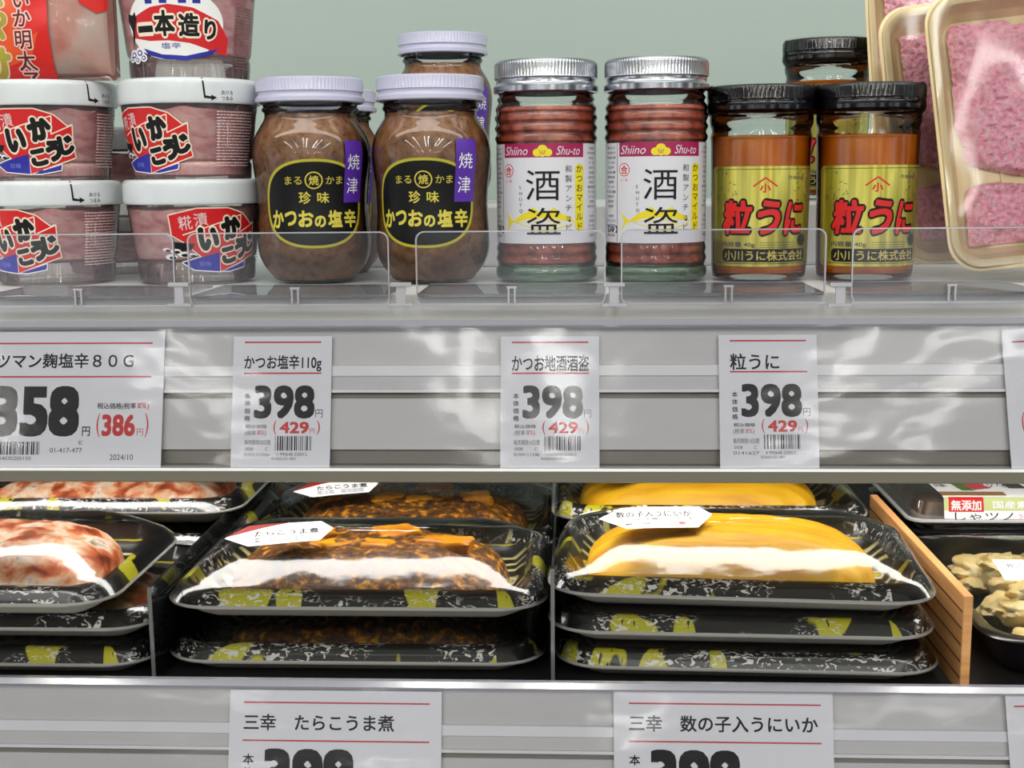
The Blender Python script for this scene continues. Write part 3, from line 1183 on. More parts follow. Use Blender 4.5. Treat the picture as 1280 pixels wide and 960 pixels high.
def tub_label_koji():
    a = Art()
    red = [(-55, 84), (-22, 92), (15, 92), (36, 85), (52, 71), (57, 73), (58, 48), (62, 34), (6, 14), (5, 38), (-17, 32), (-40, 52), (-53, 60)]
    a.outline(red, 3.0, CREAM, 0)
    a.poly([(-55, 84), (-22, 92), (15, 92), (36, 85), (52, 71), (57, 73), (58, 48), (62, 34), (6, 14), (5, 38), (-17, 32), (-40, 52), (-53, 60)], LRED, 1)
    bl = [(-42, 26), (-17, 33), (5, 38), (5, 14), (-28, 17)]
    a.outline(bl, 2.5, W_INK, 0)
    a.poly(bl, BLUE, 1)
    bl2 = [(9, 14.5), (44, 25), (43, 18.5), (18, 14)]
    a.outline(bl2, 2.5, W_INK, 0)
    a.poly(bl2, BLUE, 1)
    a.text('珍味', -14, 24, 15, 6, mat('label_pale_blue', (120, 130, 210), 0.5), 2)
    for p in ((-40, 60, 34, 84), (34, 84, 33, 62), (33, 62, 57, 73)):
        a.line(*p, 1.4, CREAM, 2)
    # boat and splashing waves at the left end
    a.poly([(-53, 52), (-26, 49), (-30, 42), (-42, 40), (-52, 44)], K_INK, 2)
    for x, y, r in ((-50, 40, 7), (-40, 36, 8), (-30, 35, 6), (-56, 33, 8), (-62, 42, 5)):
        a.ell(x, y, r, r * 0.45, W_INK, 3, 16)
        a.ell(x + 1.5, y - 1, r * 0.6, r * 0.25, K_INK, 4, 12)
    a.text('糀', -36, 75, 16, 17, FINE, 3, 0.01, 0.12)
    a.text('漬', -18, 79, 16, 16, FINE, 3, 0.01, 0.12)
    for ch, x, y, wd, ht, ro in (('い', -9, 55, 25, 29, 0.05), ('か', 20, 69, 26, 29, 0.3), ('こ', 17, 34, 20, 21, 0.2), ('う', 35, 42, 18, 26, 0.2), ('じ', 50, 49, 19, 24, 0.2)):
        a.text(ch, x, y, wd, ht, CREAM, 4, 0.16, ro, ref=0.075)
        a.text(ch, x, y, wd, ht, K_INK, 5, 0.085, ro, ref=0.075)
    fineprint(a, 92, 150, 22, 88, FINE, 4)
    return a


def tub_label_ippon(sy):
    a = Art()
    a.ell(5, 68, 62, 42, W_INK, 0, 48)
    band = [(-52, 54), (-45, 78), (-20, 88), (2, 91), (30, 87), (60, 73), (74, 52), (72, 32), (50, 38), (25, 46), (0, 49), (-25, 49)]
    a.poly(band, LRED, 1)
    a.ell(4, 107, 50, 10, BLUE, 1, 32)
    a.poly([(-36, 41), (-10, 33), (20, 31), (52, 38), (60, 41), (52, 33), (20, 25.5), (-6, 27), (-30, 33)], BLUE, 2)
    for x in (-26, -8, 14, 30):
        a.rect(x, 92, x + 9, 98, BLUE, 2)
    for ch, x, y, wd, ht in (('一', -30, 63, 23, 9), ('本', -4, 69, 26, 31), ('造', 25, 67, 25, 28), ('り', 50, 62, 15, 24)):
        a.text(ch, x, y, wd, ht, CREAM, 3, 0.13, 0.0, ref=0.05)
        a.text(ch, x, y, wd, ht, K_INK, 4, 0.05, 0.0, ref=0.05)
    a.text('塩辛', 2, 43, 24, 7, BLUE, 3)
    # ink sprays and sea foam at the left
    a.poly([(-56, 82), (-48, 80), (-44, 84), (-42, 76), (-46, 66), (-50, 52), (-55, 40), (-52, 62), (-58, 74)], K_INK, 3)
    for x, y, r in ((-56, 34, 8), (-44, 36, 8), (-62, 30, 6), (-50, 28, 6), (-38, 30, 6)):
        a.ell(x, y, r, r * 0.8, W_INK, 3, 16)
        a.ell(x, y, r * 0.6, r * 0.45, BLUE, 4, 12)
        a.ell(x, y, r * 0.35, r * 0.25, W_INK, 5, 10)
    fineprint(a, 86, 124, 20, 92, mat('fine_print_brown', (120, 80, 74), 0.5), 8)
    a.items = [([(v[0], v[1] * sy) + tuple(v[2:]) for v in vs], fs, m, l) for vs, fs, m, l in a.items]
    return a


def tub(label, loc, rotz, art, name='squid_tub', fill=SQUID, z0=28):
    t = thing(name, label, 'tub', loc, rotz, 'white-lidded squid tubs')
    b = bmesh.new()
    lathe(b, up([(0, 25), (60, 25), (66, 1)] + TB), 96)
    for i in range(24):                                    # ribs round the clear skirt
        an = 2 * PI * i / 24
        c, s = math.sin(an), -math.cos(an)
        tx, ty = math.cos(an), math.sin(an)
        v = []
        for z in (2, 24):
            for u in (-1.1, 1.1):
                r_ = 75
                v.append(b.verts.new(((c * r_ + tx * u) * K, (s * r_ + ty * u) * K, z * K)))
        b.faces.new((v[0], v[1], v[3], v[2]))
    obj('tub_body', b, PLASTIC, t)
    b = bmesh.new()
    inner = [(r - 1.8, z) for r, z in TB if z0 < z < 92]
    rows = lathe(b, up([(0, z0 - 1)] + inner + [(60, 92), (0, 90)]), 96)
    for v in b.verts:
        if v.co.z > 80 * K:
            v.co.z += noise.noise(v.co * 90) * 4 * K
    obj('squid_pieces', b, fill, t)
    l = obj('lid', tub_lid_bm(), TLID, t)
    wrap.R = 79.0
    TBL = [(75.2, 0), (75.4, 24), (76.2, 33), (79.1, 55), (82.1, 80), (84.1, 94), (84.1, 102)]
    art.build('label', wrap(TBL, K, 0.0003), t, 4.0, 5.0)
    m = Art()
    wrap.R = 88.4
    lp = [(88.4, 97), (88.4, 121), (87.2, 125), (85, 127)]
    m.poly([(84, 127), (86, 127), (88, 106), (96, 104.5), (96, 102), (86, 103)], K_INK, 1)
    m.poly([(95, 107), (102, 103.5), (95, 100)], K_INK, 1)
    m.text('あける', 116, 110, 16, 5, K_INK, 1)
    m.text('つまみ', 116, 103, 16, 5, K_INK, 1)
    s = m.build('tear_mark', wrap(lp, K, 0.0001), l, 4.0, 3.0)
    s['label'] = 'black arrow mark printed on the white lid'
    return t


PITCH_T = 122 * K
TZ = SHELF_Z
pL, pR = stand(64, YJ + 0.008, TZ), stand(242, YJ + 0.008, TZ)
tk = tub('white-lidded squid tub at the left edge, lower one of its stack', pL, math.radians(-18), tub_label_koji())
tu = tub('white-lidded squid tub at the left edge, right under the red pouch', pL + Vector((0, 0, PITCH_T)), math.radians(1), tub_label_koji(), z0=9)
copy_tree(tk, 'white-lidded squid tub next to the left brown jar, lower one of its stack', pR, math.radians(34))
copy_tree(tu, 'white-lidded squid tub next to the left brown jar, second from the shelf', pR + Vector((0, 0, PITCH_T)), math.radians(-28))
ti = tub('squid tub with blue, white and red label, topmost of the right tub stack', pR + Vector((0.0012, 0, 2 * PITCH_T)), math.radians(-1),
         tub_label_ippon(1 / 1.16))
ti.scale = (1, 1, 1.16)
pB = at(150, 230, 0.75)
tb = copy_tree(tk, 'shallow white-lidded squid tub behind the gap between the two stacks, lower one', Vector((pB.x, 0.75, Z_UP)), math.radians(-90))
tb.scale = (1, 1, 0.62)
copy_tree(tk, 'white-lidded squid tub behind the gap between the two stacks, upper one', Vector((pB.x, 0.75, Z_UP + PITCH_T * 0.62)), math.radians(-95))

# ------------------------------------------------------------------ red pouch on the left stack
PZ = pL.z + PITCH_T + 128 * K
pp = at(40, 95, YJ)
t = thing('food_pouch', 'clear pouch with red printed front leaning on the tub lid in the top left corner', 'pouch', (pp.x, YJ - 0.006, PZ))
PW, PH = 118 * K, 230 * K


def pouch_y(x, z, side):
    u, v = x / PW, z / PH * 2 - 1
    e = max(0.0, 1 - abs(u) ** 3.2) * max(0.0, 1 - abs(v) ** 4)
    return side * (0.0005 + 0.013 * e ** 0.6 + 0.0016 * noise.noise(Vector((x * 60, z * 60, side))) * e)


def pouch_bm(shrink, side_list=(-1, 1), nx=30, nz=44):
    b = bmesh.new()
    for side in side_list:
        g = []
        for j in range(nz + 1):
            row = []
            for i in range(nx + 1):
                x = (-1 + 2 * i / nx) * PW * shrink
                z = PH / 2 + (-0.5 + j / nz) * PH * shrink
                row.append(b.verts.new((x, pouch_y(x, z, side) * (1 if shrink == 1 else 0.86), z)))
            g.append(row)
        for j in range(nz):
            for i in range(nx):
                q = (g[j][i], g[j][i + 1], g[j + 1][i + 1], g[j + 1][i])
                b.faces.new(q if side < 0 else tuple(reversed(q)))
    return b


obj('film', pouch_bm(1.0), clear('pouch_film', (253, 250, 249), 0.08, 0.0, 1.4, bump=(40, 0.25, 0.003), milk=0.10), t)
obj('squid_strips', pouch_bm(0.93), ramp_mat('pale_squid_strips', [(0.3, (246, 140, 116)), (0.5, (250, 200, 184)), (0.7, (240, 216, 202))], 26, 4, 0.3,
                                             stretch=(1, 1, 1), distort=1.6, bump=0.5, bdist=0.003), t)
a = Art()
PRED, PORG = mat('pouch_red', (214, 24, 18), 0.35), mat('pouch_orange', (226, 82, 28), 0.35)
PGOLD, PPALE, PMAR = mat('pouch_gold', (172, 160, 56), 0.35), mat('pouch_pale_pink', (240, 200, 190), 0.35), mat('pouch_maroon', (96, 14, 24), 0.35)
ox = 40.0                        # photo column of the pouch's middle


def PX(x, y):
    return x - ox, 97 - y


a.rect(-112, 2, 44, 222, PRED, 0)
a.poly([PX(-60, 20), PX(20, -20), PX(60, -10), PX(40, 60), PX(72, 40), PX(60, 70), PX(30, 80), PX(-40, 70)], PORG, 1)
for ch, y in (('い', 2), ('か', 24), ('明', 49), ('太', 74), ('子', 97)):
    x_, y_ = PX(52, y)
    a.em(ch, x_, y_, 24, PPALE, 2, 0.085)
    a.em(ch, x_, y_, 24, PMAR, 3, 0.02)
for ch, x, y, s in (('ぶ', 13, -4, 38), ('っ', 22, 22, 30), ('か', 12, 44, 34), ('け', 14, 76, 40)):
    x_, y_ = PX(x, y)
    a.em(ch, x_, y_, s, PPALE, 4, 0.11)
    a.em(ch, x_, y_, s, PGOLD, 5, 0.065)
a.poly([PX(118, -30), PX(152, -30), PX(152, 14), PX(140, 18), PX(122, 6)], PRED, 0)
a.build('printed_front', lambda x, y, l: Vector((x * K, pouch_y(x * K, y * K, -1) - 0.0004 - l * LAYER, y * K)), t, 4.0, 4.0)

# ------------------------------------------------------------------ pink trays standing at the right
CREAMT = ramp_mat('cream_foam_tray', [(0.3, (234, 206, 150)), (0.7, (246, 226, 182))], 30, 3, 0.35, stretch=(3, 0.2, 1), spec=0.4, sss=0.1)
PINK = ramp_mat('pink_fish_flakes', [(0.25, (236, 136, 166)), (0.5, (255, 186, 206)), (0.75, (255, 218, 228))], 420, 5, 0.75, bump=0.7, bdist=0.0015)
PHW, PHD = 0.056, 0.0675


def tray_shell(hw, hd, r, dep, fl):
    """flat tray, opening upwards (+z), rim width fl"""
    L = []
    for d, z in ((dep * 0.45 + fl, 0.0), (dep * 0.25 + fl, dep * 0.35), (fl * 0.9, dep - 0.0026), (0.001, dep - 0.0022), (0.0, dep - 0.001), (0.001, dep),
                 (fl * 0.5, dep + 0.0006), (fl, dep - 0.0004), (fl + dep * 0.10, dep * 0.7), (fl + dep * 0.28, 0.0032), (fl + dep * 0.5, 0.0022)):
        L.append([(x, y, z) for x, y in rr(hw - d, hd - d, max(r - d * 0.7, 0.006))])
    return L


def flakes_bm(hw, hd, seed, nx=110, ny=130):
    b = bmesh.new()
    g = {}
    off = Vector((seed * 3.1, seed * 1.7, 0))
    for j in range(ny + 1):
        for i in range(nx + 1):
            x, y = (-1 + 2 * i / nx) * hw, (-1 + 2 * j / ny) * hd
            u, v = x / hw, y / hd
            edge = 1 - max(abs(u), abs(v)) ** 3
            m = noise.noise(Vector((x * 26, y * 26, 0)) + off) * 0.7 + noise.noise(Vector((x * 80, y * 80, 3)) + off) * 0.35
            gap = math.exp(-((v + 0.50 + 0.16 * u) / 0.085) ** 2) * 1.3
            c = 1.0 + m * 0.9 - gap - (1 - edge) * 0.9
            if c > 0:
                h = min(c, 0.5) * 0.014 + 0.0026 * (noise.noise(Vector((x, y, 0)) * 330) + 0.6 * noise.noise(Vector((x, y, 5)) * 720))
                g[i, j] = b.verts.new((x, y, 0.003 + max(h, 0.0004)))
    for j in range(ny):
        for i in range(nx):
            q = [g.get(k) for k in ((i, j), (i + 1, j), (i + 1, j + 1), (i, j + 1))]
            if all(q):
                b.faces.new(q)
            elif sum(1 for e in q if e) == 3:
                b.faces.new([e for e in q if e])
    return b


def pink_tray(label, loc, lean, roll, seed):
    t = thing('pink_flake_tray', label, 'food tray', loc, 0, 'cream trays of pink fish flakes')
    t.rotation_mode = 'QUATERNION'
    t.rotation_quaternion = (Matrix.Rotation(math.radians(roll), 3, 'Y') @ Matrix.Rotation(math.radians(90 - lean), 3, 'X')).to_quaternion()
    b = bmesh.new()
    loft(b, tray_shell(PHW, PHD, 0.015, 0.017, 0.0055), None)
    # pressed grooves in the floor of the tray
    for i in range(-3, 4):
        bx(b, i * 0.0115 - 0.0006, i * 0.0115 + 0.0006, -PHD + 0.022, PHD - 0.022, 0.0015, 0.0030)
    obj('tray', b, CREAMT, t, recalc=True, angle=50)
    obj('flakes', flakes_bm(PHW - 0.013, PHD - 0.013, seed), PINK, t)
    b = bmesh.new()
    L = []
    for tt, z in ((1.0, 0.0168), (0.985, 0.0180), (0.9, 0.0181), (0.6, 0.0178), (0.3, 0.0176), (0.05, 0.0175)):
        L.append([(x * tt, y * tt, z + 0.0006 * noise.noise(Vector((x * tt, y * tt, seed)) * 30)) for x, y in rr(PHW - 0.001, PHD - 0.001, 0.0148)])
    loft(b, L, None, False, True)
    obj('film', b, clear('pink_tray_film', (252, 252, 252), 0.07, 0.0, 1.38, bump=(10, 0.2, 0.006)), t)
    return t


def low_z(roll, lean):
    M = Matrix.Rotation(math.radians(roll), 3, 'Y') @ Matrix.Rotation(math.radians(90 - lean), 3, 'X')
    return min((M @ Vector((x, y, z))).z for x in (-PHW + 0.004, PHW - 0.004) for y in (-PHD, PHD) for z in (0.0, 0.017))


for px, Y, lean, roll, seed, lab in (
        (1303, 0.655, 9, -6.0, 1.0, 'cream tray of pink flakes standing nearest, at the right edge of the photo'),
        (1236, 0.703, 9, -6.0, 4.0, 'cream tray of pink flakes standing second, its left rim behind the front tray'),
        (1196, 0.785, 9, -3.0, 7.0, 'cream tray of pink flakes standing farthest back beside the raised black lid')):
    p = at(px, 170, Y)
    pink_tray(lab, (p.x, Y, (Z_UP + RISE if seed == 7.0 else SHELF_Z) + 0.001 - low_z(roll, lean)), lean, roll, seed)


# ------------------------------------------------------------------ printed black food trays of the lower shelf
def print_mat(name, ring):
    m = bpy.data.materials.new(name)
    nt, N, L = nodes_of(m)
    b = N['Principled BSDF']
    b.inputs['Roughness'].default_value = 0.28
    b.inputs['Coat Weight'].default_value = 0.3
    uv = N.new('ShaderNodeUVMap')
    uv.uv_map = 'rim'
    ob = N.new('ShaderNodeObjectInfo')

    def noise_of(sx, sy, seed, detail=2.0, dist=0.0):
        mp = N.new('ShaderNodeMapping')
        mp.inputs['Scale'].default_value = (sx, sy, 1)
        mp.inputs['Location'].default_value = (seed, seed * 0.37, 0)
        ad = N.new('ShaderNodeVectorMath')
        ad.operation = 'ADD'
        L.new(uv.outputs['UV'], mp.inputs['Vector'])
        L.new(mp.outputs['Vector'], ad.inputs[0])
        L.new(ob.outputs['Random'], ad.inputs[1])
        nz = N.new('ShaderNodeTexNoise')
        nz.inputs['Scale'].default_value = 1.0
        nz.inputs['Detail'].default_value = detail
        nz.inputs['Distortion'].default_value = dist
        L.new(ad.outputs[0], nz.inputs['Vector'])
        return nz.outputs['Fac']

    def step(fac, lo, hi):
        mr = N.new('ShaderNodeMapRange')
        mr.inputs['From Min'].default_value = lo
        mr.inputs['From Max'].default_value = hi
        L.new(fac, mr.inputs['Value'])
        return mr.outputs['Result']

    def mix(fac, a, bcol):
        mx = N.new('ShaderNodeMix')
        mx.data_type = 'RGBA'
        L.new(fac, mx.inputs[0])
        if isinstance(a, tuple):
            mx.inputs[6].default_value = a
        else:
            L.new(a, mx.inputs[6])
        mx.inputs[7].default_value = bcol
        return mx.outputs[2]

    col = mix(step(noise_of(46, 0.10 if ring else 0.6, 3.0, 1.0), 0.60, 0.612), rgb(12, 12, 14), rgb(196, 190, 40))
    # thin black cuts through the yellow bars, then white brush scribble in patches
    nb = noise_of(320, 0.5, 9.0, 1.0)
    col = mix(step(nb, 0.66, 0.69), col, rgb(15, 15, 17))
    sq = N.new('ShaderNodeMath')
    sq.operation = 'MULTIPLY'
    L.new(step(noise_of(210, 1.6, 21.0, 4.0, 1.5), 0.56, 0.60), sq.inputs[0])
    L.new(step(noise_of(22, 0.1, 40.0, 1.0), 0.46, 0.52), sq.inputs[1])
    col = mix(sq.outputs[0], col, rgb(226, 226, 222))
    L.new(col, b.inputs['Base Color'])
    MATS[name] = m
    return m


PRINT = print_mat('printed_black_rim', True)
FOAM = mat('shaded_foam_underside', (186, 182, 172), 0.6)  # white foam; the shadow beneath the rim is put into its grey
RIMEDGE = mat('foam_rim_edge', (170, 168, 164), 0.5)


def swirl_mat():
    m = bpy.data.materials.new('printed_black_inside')
    nt, N, L = nodes_of(m)
    b = N['Principled BSDF']
    b.inputs['Roughness'].default_value = 0.3
    tc = N.new('ShaderNodeTexCoord')
    wv = N.new('ShaderNodeTexWave')
    wv.wave_type = 'RINGS'
    wv.inputs['Scale'].default_value = 26
    wv.inputs['Distortion'].default_value = 7.0
    wv.inputs['Detail'].default_value = 2
    wv.inputs['Detail Scale'].default_value = 0.6
    L.new(tc.outputs['Object'], wv.inputs['Vector'])
    r = N.new('ShaderNodeValToRGB')
    r.color_ramp.interpolation = 'CONSTANT'
    e = r.color_ramp.elements
    e[0].position, e[0].color = 0.0, rgb(20, 20, 24)
    e[1].position, e[1].color = 0.93, rgb(206, 206, 206)
    e2 = e.new(0.68)
    e2.color = rgb(200, 192, 46)
    e3 = e.new(0.88)
    e3.color = rgb(20, 20, 24)
    L.new(wv.outputs['Color'], r.inputs['Fac'])
    L.new(r.outputs['Color'], b.inputs['Base Color'])
    return m


SWIRL = swirl_mat()


def black_tray_bm(hw, hd, r=0.023, deep=1.0):
    b = bmesh.new()
    uv = b.loops.layers.uv.new('rim')
    L = []
    for d, z in ((0.019, 0.0), (0.013, 0.0030), (0.0035, 0.0092), (0.0004, 0.0095), (0.0, 0.0104), (0.0010, 0.0110), (0.0038, 0.0154), (0.0062, 0.0172),
                 (0.0085, 0.0173), (0.0130, 0.0100), (0.019, 0.0042), (0.025, 0.0036)):
        L.append([(x, y, z * deep) for x, y in rr(hw - d, hd - d, max(r - d * 0.8, 0.006), 8, 12)])
    loft(b, L, [0, 0, 0, 1, 1, 2, 2, 2, 2, 3, 3], True, True, uv)
    for f in b.faces:
        if len(f.verts) > 10 and f.calc_center_median().z > 0.002:
            f.material_index = 3
    return b


def film_bm(hw, hd, top, r=0.023, seed=0.0, flat=0.7, wob=0.0012, z0=0.0114, rimz=0.0184, rim=0.0066):
    """film drawn from the rim's edge up over the rim and the food"""
    b = bmesh.new()
    L = []
    for d in (0.0, 0.0015, 0.0035, 0.0055, 0.008, 0.011, 0.0145, 0.018, 0.022, 0.0265, 0.032, 0.038, 0.044, 0.050, 0.056, 0.060):
        if d > hd - 0.002:
            break
        lp = []
        for x, y in rr(hw + 0.0004 - d, hd + 0.0004 - d, max(r - d * 0.45, 0.004), 8, 20):
            if d < rim:
                z = z0 + (rimz - z0) * (1 - (1 - d / rim) ** 1.5)
            else:
                q = min(1.0, (d - rim) / (flat * (hd - rim)))
                z = rimz + (top - rimz) * math.sin(q * PI / 2)
            g = min(1, d * 120)
            z += wob * noise.noise(Vector((x * 28, y * 28, seed))) * g + wob * 0.35 * noise.noise(Vector((x * 90, y * 60, seed + 4))) * g
            lp.append((x, y, z))
        L.append(lp)
    loft(b, L, None, False, True)
    return b


def heap_bm(hw, hd, h, fn, z0=0.0042, rings=40, seg=120, p=2.6, side=0.45, cx=0.0, cy=0.0):
    """mound of food: superellipse plan, rounded sides, surface wobble fn(x, y) in metres"""
    b = bmesh.new()
    rows = []
    for k in range(rings + 1):
        t = k / rings
        row = []
        for i in range(seg):
            an = 2 * PI * i / seg
            c, s = math.cos(an), math.sin(an)
            x = hw * t * math.copysign(abs(c) ** (2 / p), c)
            y = hd * t * math.copysign(abs(s) ** (2 / p), s)
            e = noise.noise(Vector((c * 3, s * 3, h * 100))) * 0.06
            x *= 1 + e
            y *= 1 + e
            z = z0 + h * max(0.0, 1 - t ** 3.0) ** side + fn(x, y) * min(1, (1 - t) * 4 + 0.15)
            row.append(b.verts.new((cx + x, cy + y, max(z, z0 - 0.0004))))
        rows.append(row)
    for k in range(1, rings):
        for i in range(seg):
            j = (i + 1) % seg
            b.faces.new((rows[k][i], rows[k + 1][i], rows[k + 1][j], rows[k][j]))
    c = b.verts.new((cx, cy, sum(v.co.z for v in rows[1]) / seg))
    for i in range(seg):
        b.faces.new((c, rows[1][i], rows[1][(i + 1) % seg]))
    for v in rows[0]:
        b.verts.remove(v)
    return b


YROE = ramp_mat('yellow_roe', [(0.25, (224, 150, 4)), (0.5, (248, 186, 8)), (0.75, (255, 208, 44))], 60, 6, 0.5, stretch=(0.35, 3.0, 1), distort=0.3, bump=0.5, bdist=0.0012)
BROE = ramp_mat('brown_roe', [(0.28, (46, 26, 10)), (0.44, (92, 58, 26)), (0.55, (140, 88, 32)), (0.66, (236, 160, 36))], 230, 6, 0.35, bump=0.9, bdist=0.0016, bscale=500)
OROE = ramp_mat('orange_roe_chunk', [(0.3, (206, 112, 6)), (0.55, (244, 164, 14)), (0.75, (252, 200, 50))], 90, 5, 0.4, bump=0.6, bdist=0.0012)
SALM = ramp_mat('salmon_mix', [(0.24, (70, 34, 18)), (0.35, (150, 66, 36)), (0.42, (208, 104, 62)), (0.50, (236, 178, 132)), (0.60, (248, 224, 204)), (0.73, (110, 116, 56))], 80, 6, 0.35,
                distort=0.4, bump=0.5, bdist=0.002)
STICK = mat('sticker_white', (238, 238, 240), 0.5)
MAROON = mat('sticker_maroon', (140, 40, 36), 0.5)


def film_sticker(t, hw, hd, cx, cy, rot, top, kind, scale=1.0):
    """paper sticker lying on the film: long hexagon with lines of lettering"""
    a = Art()
    if kind == 'roe':
        hexa = [(-36, 0), (-20, 15), (30, 15), (38, 4), (28, -12), (-20, -14)]
        a.poly(hexa, STICK, 0)
        a.poly([(-36, 1), (-20, 15.2), (8, 15.2), (-10, 10.5)], MAROON, 1)
        a.text('たらこうま煮', 6, 2, 44, 8, K_INK, 1, 0.02)
        for y in (-5, -8.5):
            a.text('要冷蔵　賞味期限', 4, y, 40, 2.4, GREY_INK, 1)
    else:
        hexa = [(-38, 2), (-22, 16), (32, 16), (40, 4), (28, -14), (-20, -14)]
        a.poly(hexa, STICK, 0)
        a.text('数の子入うにいか', 0, 6, 52, 9, K_INK, 1, 0.02)
        a.text('風味豊かな珍味', 6, -1.5, 40, 3.2, GREY_INK, 1)
        a.text('要冷蔵', -12, -8, 18, 3, GREY_INK, 1)
        a.text('三幸', 15, -8, 12, 5, R_INK, 1, 0.02)
        for i in range(7):
            a.text('※', -30 + i * 4.2, 12 + i * 0.9, 3.6, 3.6, CREAM, 1)
    c, s = math.cos(rot), math.sin(rot)
    k = 0.00070 * scale

    def f(x, y, l):
        X, Y = cx + (x * c - y * s) * k, cy + (x * s + y * c) * k
        q = max(abs(X) / hw, abs(Y) / hd)
        return Vector((X, Y, top + 0.0012 + l * LAYER * 1.5 + 0.22 * (y + 14) * k - 0.0035 * max(0, q - 0.45)))
    o = a.build('sticker', f, t, 8, 8)
    o['label'] = 'white paper sticker with small lettering'
    return o


def food_tray(label, loc, hw, hd, food, top, seed, buried=False, rot=0.0, sticker=None, r=0.023):
    names = {'yellow': 'yellow trays of herring roe and squid', 'roe': 'trays of orange and brown cod roe', 'salmon': 'trays of salmon and vegetable mix'}
    t = thing('food_tray', label, 'food tray', loc, rot, names[food])
    obj('tray', black_tray_bm(hw, hd, r), [FOAM, RIMEDGE, PRINT, SWIRL], t, recalc=True, angle=60)
    fh = top - 0.0042 - (0.0016 if not buried else 0.0018)
    rnd = random.Random(seed)
    if food == 'yellow':
        def fn(x, y):
            return 0.0009 * noise.noise(Vector((x * 30, y * 140, seed))) + 0.0006 * noise.noise(Vector((x * 120, y * 260, seed)))
        obj('herring_roe', heap_bm(hw * 0.77, hd * 0.74, fh, fn, p=3.0, side=0.48, cx=-hw * 0.03), YROE, t)
    elif food == 'roe':
        def fn(x, y):
            return 0.0026 * noise.noise(Vector((x * 55, y * 55, seed))) + 0.0009 * noise.noise(Vector((x * 380, y * 380, seed)))
        obj('cod_roe', heap_bm(hw * 0.76, hd * 0.74, fh * 0.86, fn, p=2.8, side=0.5), BROE, t)
        spots = [(-0.16, -0.05), (0.06, -0.12), (0.42, -0.04), (0.12, 0.28), (-0.34, 0.22)]
        for i, (u, v) in enumerate(spots):
            b = bmesh.new()
            bmesh.ops.create_cube(b, size=1.0)
            bmesh.ops.bevel(b, geom=b.edges[:], offset=0.18, segments=2, affect='EDGES', profile=0.5)
            bmesh.ops.subdivide_edges(b, edges=b.edges[:], cuts=2, use_grid_fill=True)
            s = Vector((rnd.uniform(0.016, 0.027), rnd.uniform(0.012, 0.020), rnd.uniform(0.007, 0.010)))
            ro = Matrix.Rotation(rnd.uniform(-0.5, 0.5), 3, 'Z')
            c = Vector((u * hw, v * hd, 0.0042 + fh * 0.76 - 0.001))
            for vt in b.verts:
                q = Vector((vt.co.x * s.x, vt.co.y * s.y, vt.co.z * s.z))
                q *= 1 + 0.30 * noise.noise(q * 170 + Vector((i, seed, 0)))
                vt.co = ro @ q + c
                vt.co.z = min(vt.co.z, top - 0.0012)
            obj('roe_chunk', b, OROE, t)
    else:
        def fn(x, y):
            return 0.003 * noise.noise(Vector((x * 45, y * 60, seed))) + 0.0012 * noise.noise(Vector((x * 200, y * 200, seed)))
        obj('salmon_mix', heap_bm(hw * 0.78, hd * 0.74, fh * 0.9, fn, p=3.0, side=0.4), SALM, t)
    obj('film', film_bm(hw, hd, top, r, seed, wob=0.0003 if buried else 0.0011), FILM, t)
    if sticker:
        film_sticker(t, hw, hd, sticker[0], sticker[1], sticker[2], top, sticker[3], sticker[4] if len(sticker) > 4 else 1.0)
    return t


HD = 0.0625


def span(pl, pr, py, Yf):
    a_, b_ = at(pl, py, Yf), at(pr, py, Yf)
    return (a_.x + b_.x) / 2, (b_.x - a_.x) / 2


# right: stack of three yellow trays, another stack of three behind
PT = 0.0176
YF = 0.573
cx, hw = span(690, 1190, 745, YF)
for k_, lab in enumerate(('bottom tray of the front stack of yellow roe trays', 'middle tray of the front stack of yellow roe trays')):
    dx = (0.002, -0.001)[k_]
    food_tray('black printed food tray, ' + lab, (cx + dx, YF + HD + 0.001 * (1 - k_), Z_LO + PT * k_), hw, HD, 'yellow', PT - 0.0003, 11 + k_, True, math.radians(-2.0))
food_tray('black printed food tray of yellow herring roe, topmost of the front yellow stack', (cx, YF + HD, Z_LO + PT * 2), hw, HD, 'yellow', 0.0312, 13, False, math.radians(-4.0),
          sticker=(-hw * 0.44, -0.012, 0.12, 'yellow', 1.05))
for k_, lab in enumerate(('bottom tray of the rear stack of yellow roe trays', 'middle tray of the rear stack of yellow roe trays')):
    food_tray('black printed food tray, ' + lab, (cx, YF + 3 * HD + 0.012, Z_LO + PT * k_), hw, HD, 'yellow', PT - 0.0003, 15 + k_, True)
food_tray('black printed food tray of yellow herring roe, topmost of the rear yellow stack', (cx - 0.003, YF + 3 * HD + 0.012, Z_LO + PT * 2), hw, HD,
          'yellow', 0.0300, 17, sticker=(-hw * 0.50, -0.026, 0.30, 'yellow'))

# middle: two roe trays in front, others behind
YM = 0.579
cm, hm = span(196, 684, 770, YM)
food_tray('black printed food tray of dark roe, bottom of the front middle stack', (cm - 0.001, YM + HD, Z_LO), hm, HD, 'roe', 0.0270, 21, True)
food_tray('black printed tray of cod roe with orange chunks, topmost of the front middle stack', (cm, YM + HD, Z_LO + 0.0272), hm, HD, 'roe', 0.0320, 22,
          sticker=(-hm * 0.46, -0.022, 0.22, 'roe', 1.05))
food_tray('black printed food tray of cod roe, hidden lower one of the rear middle stack', (cm + 0.004, YM + 3 * HD + 0.004, Z_LO), hm, HD, 'roe', 0.0202, 23, True)
food_tray('black printed tray of cod roe with orange chunks, topmost of the rear middle stack', (cm + 0.006, YM + 3 * HD + 0.004, Z_LO + 0.0204), hm, HD, 'roe', 0.0300, 24,
          sticker=(-hm * 0.48, -0.018, 0.25, 'roe'))
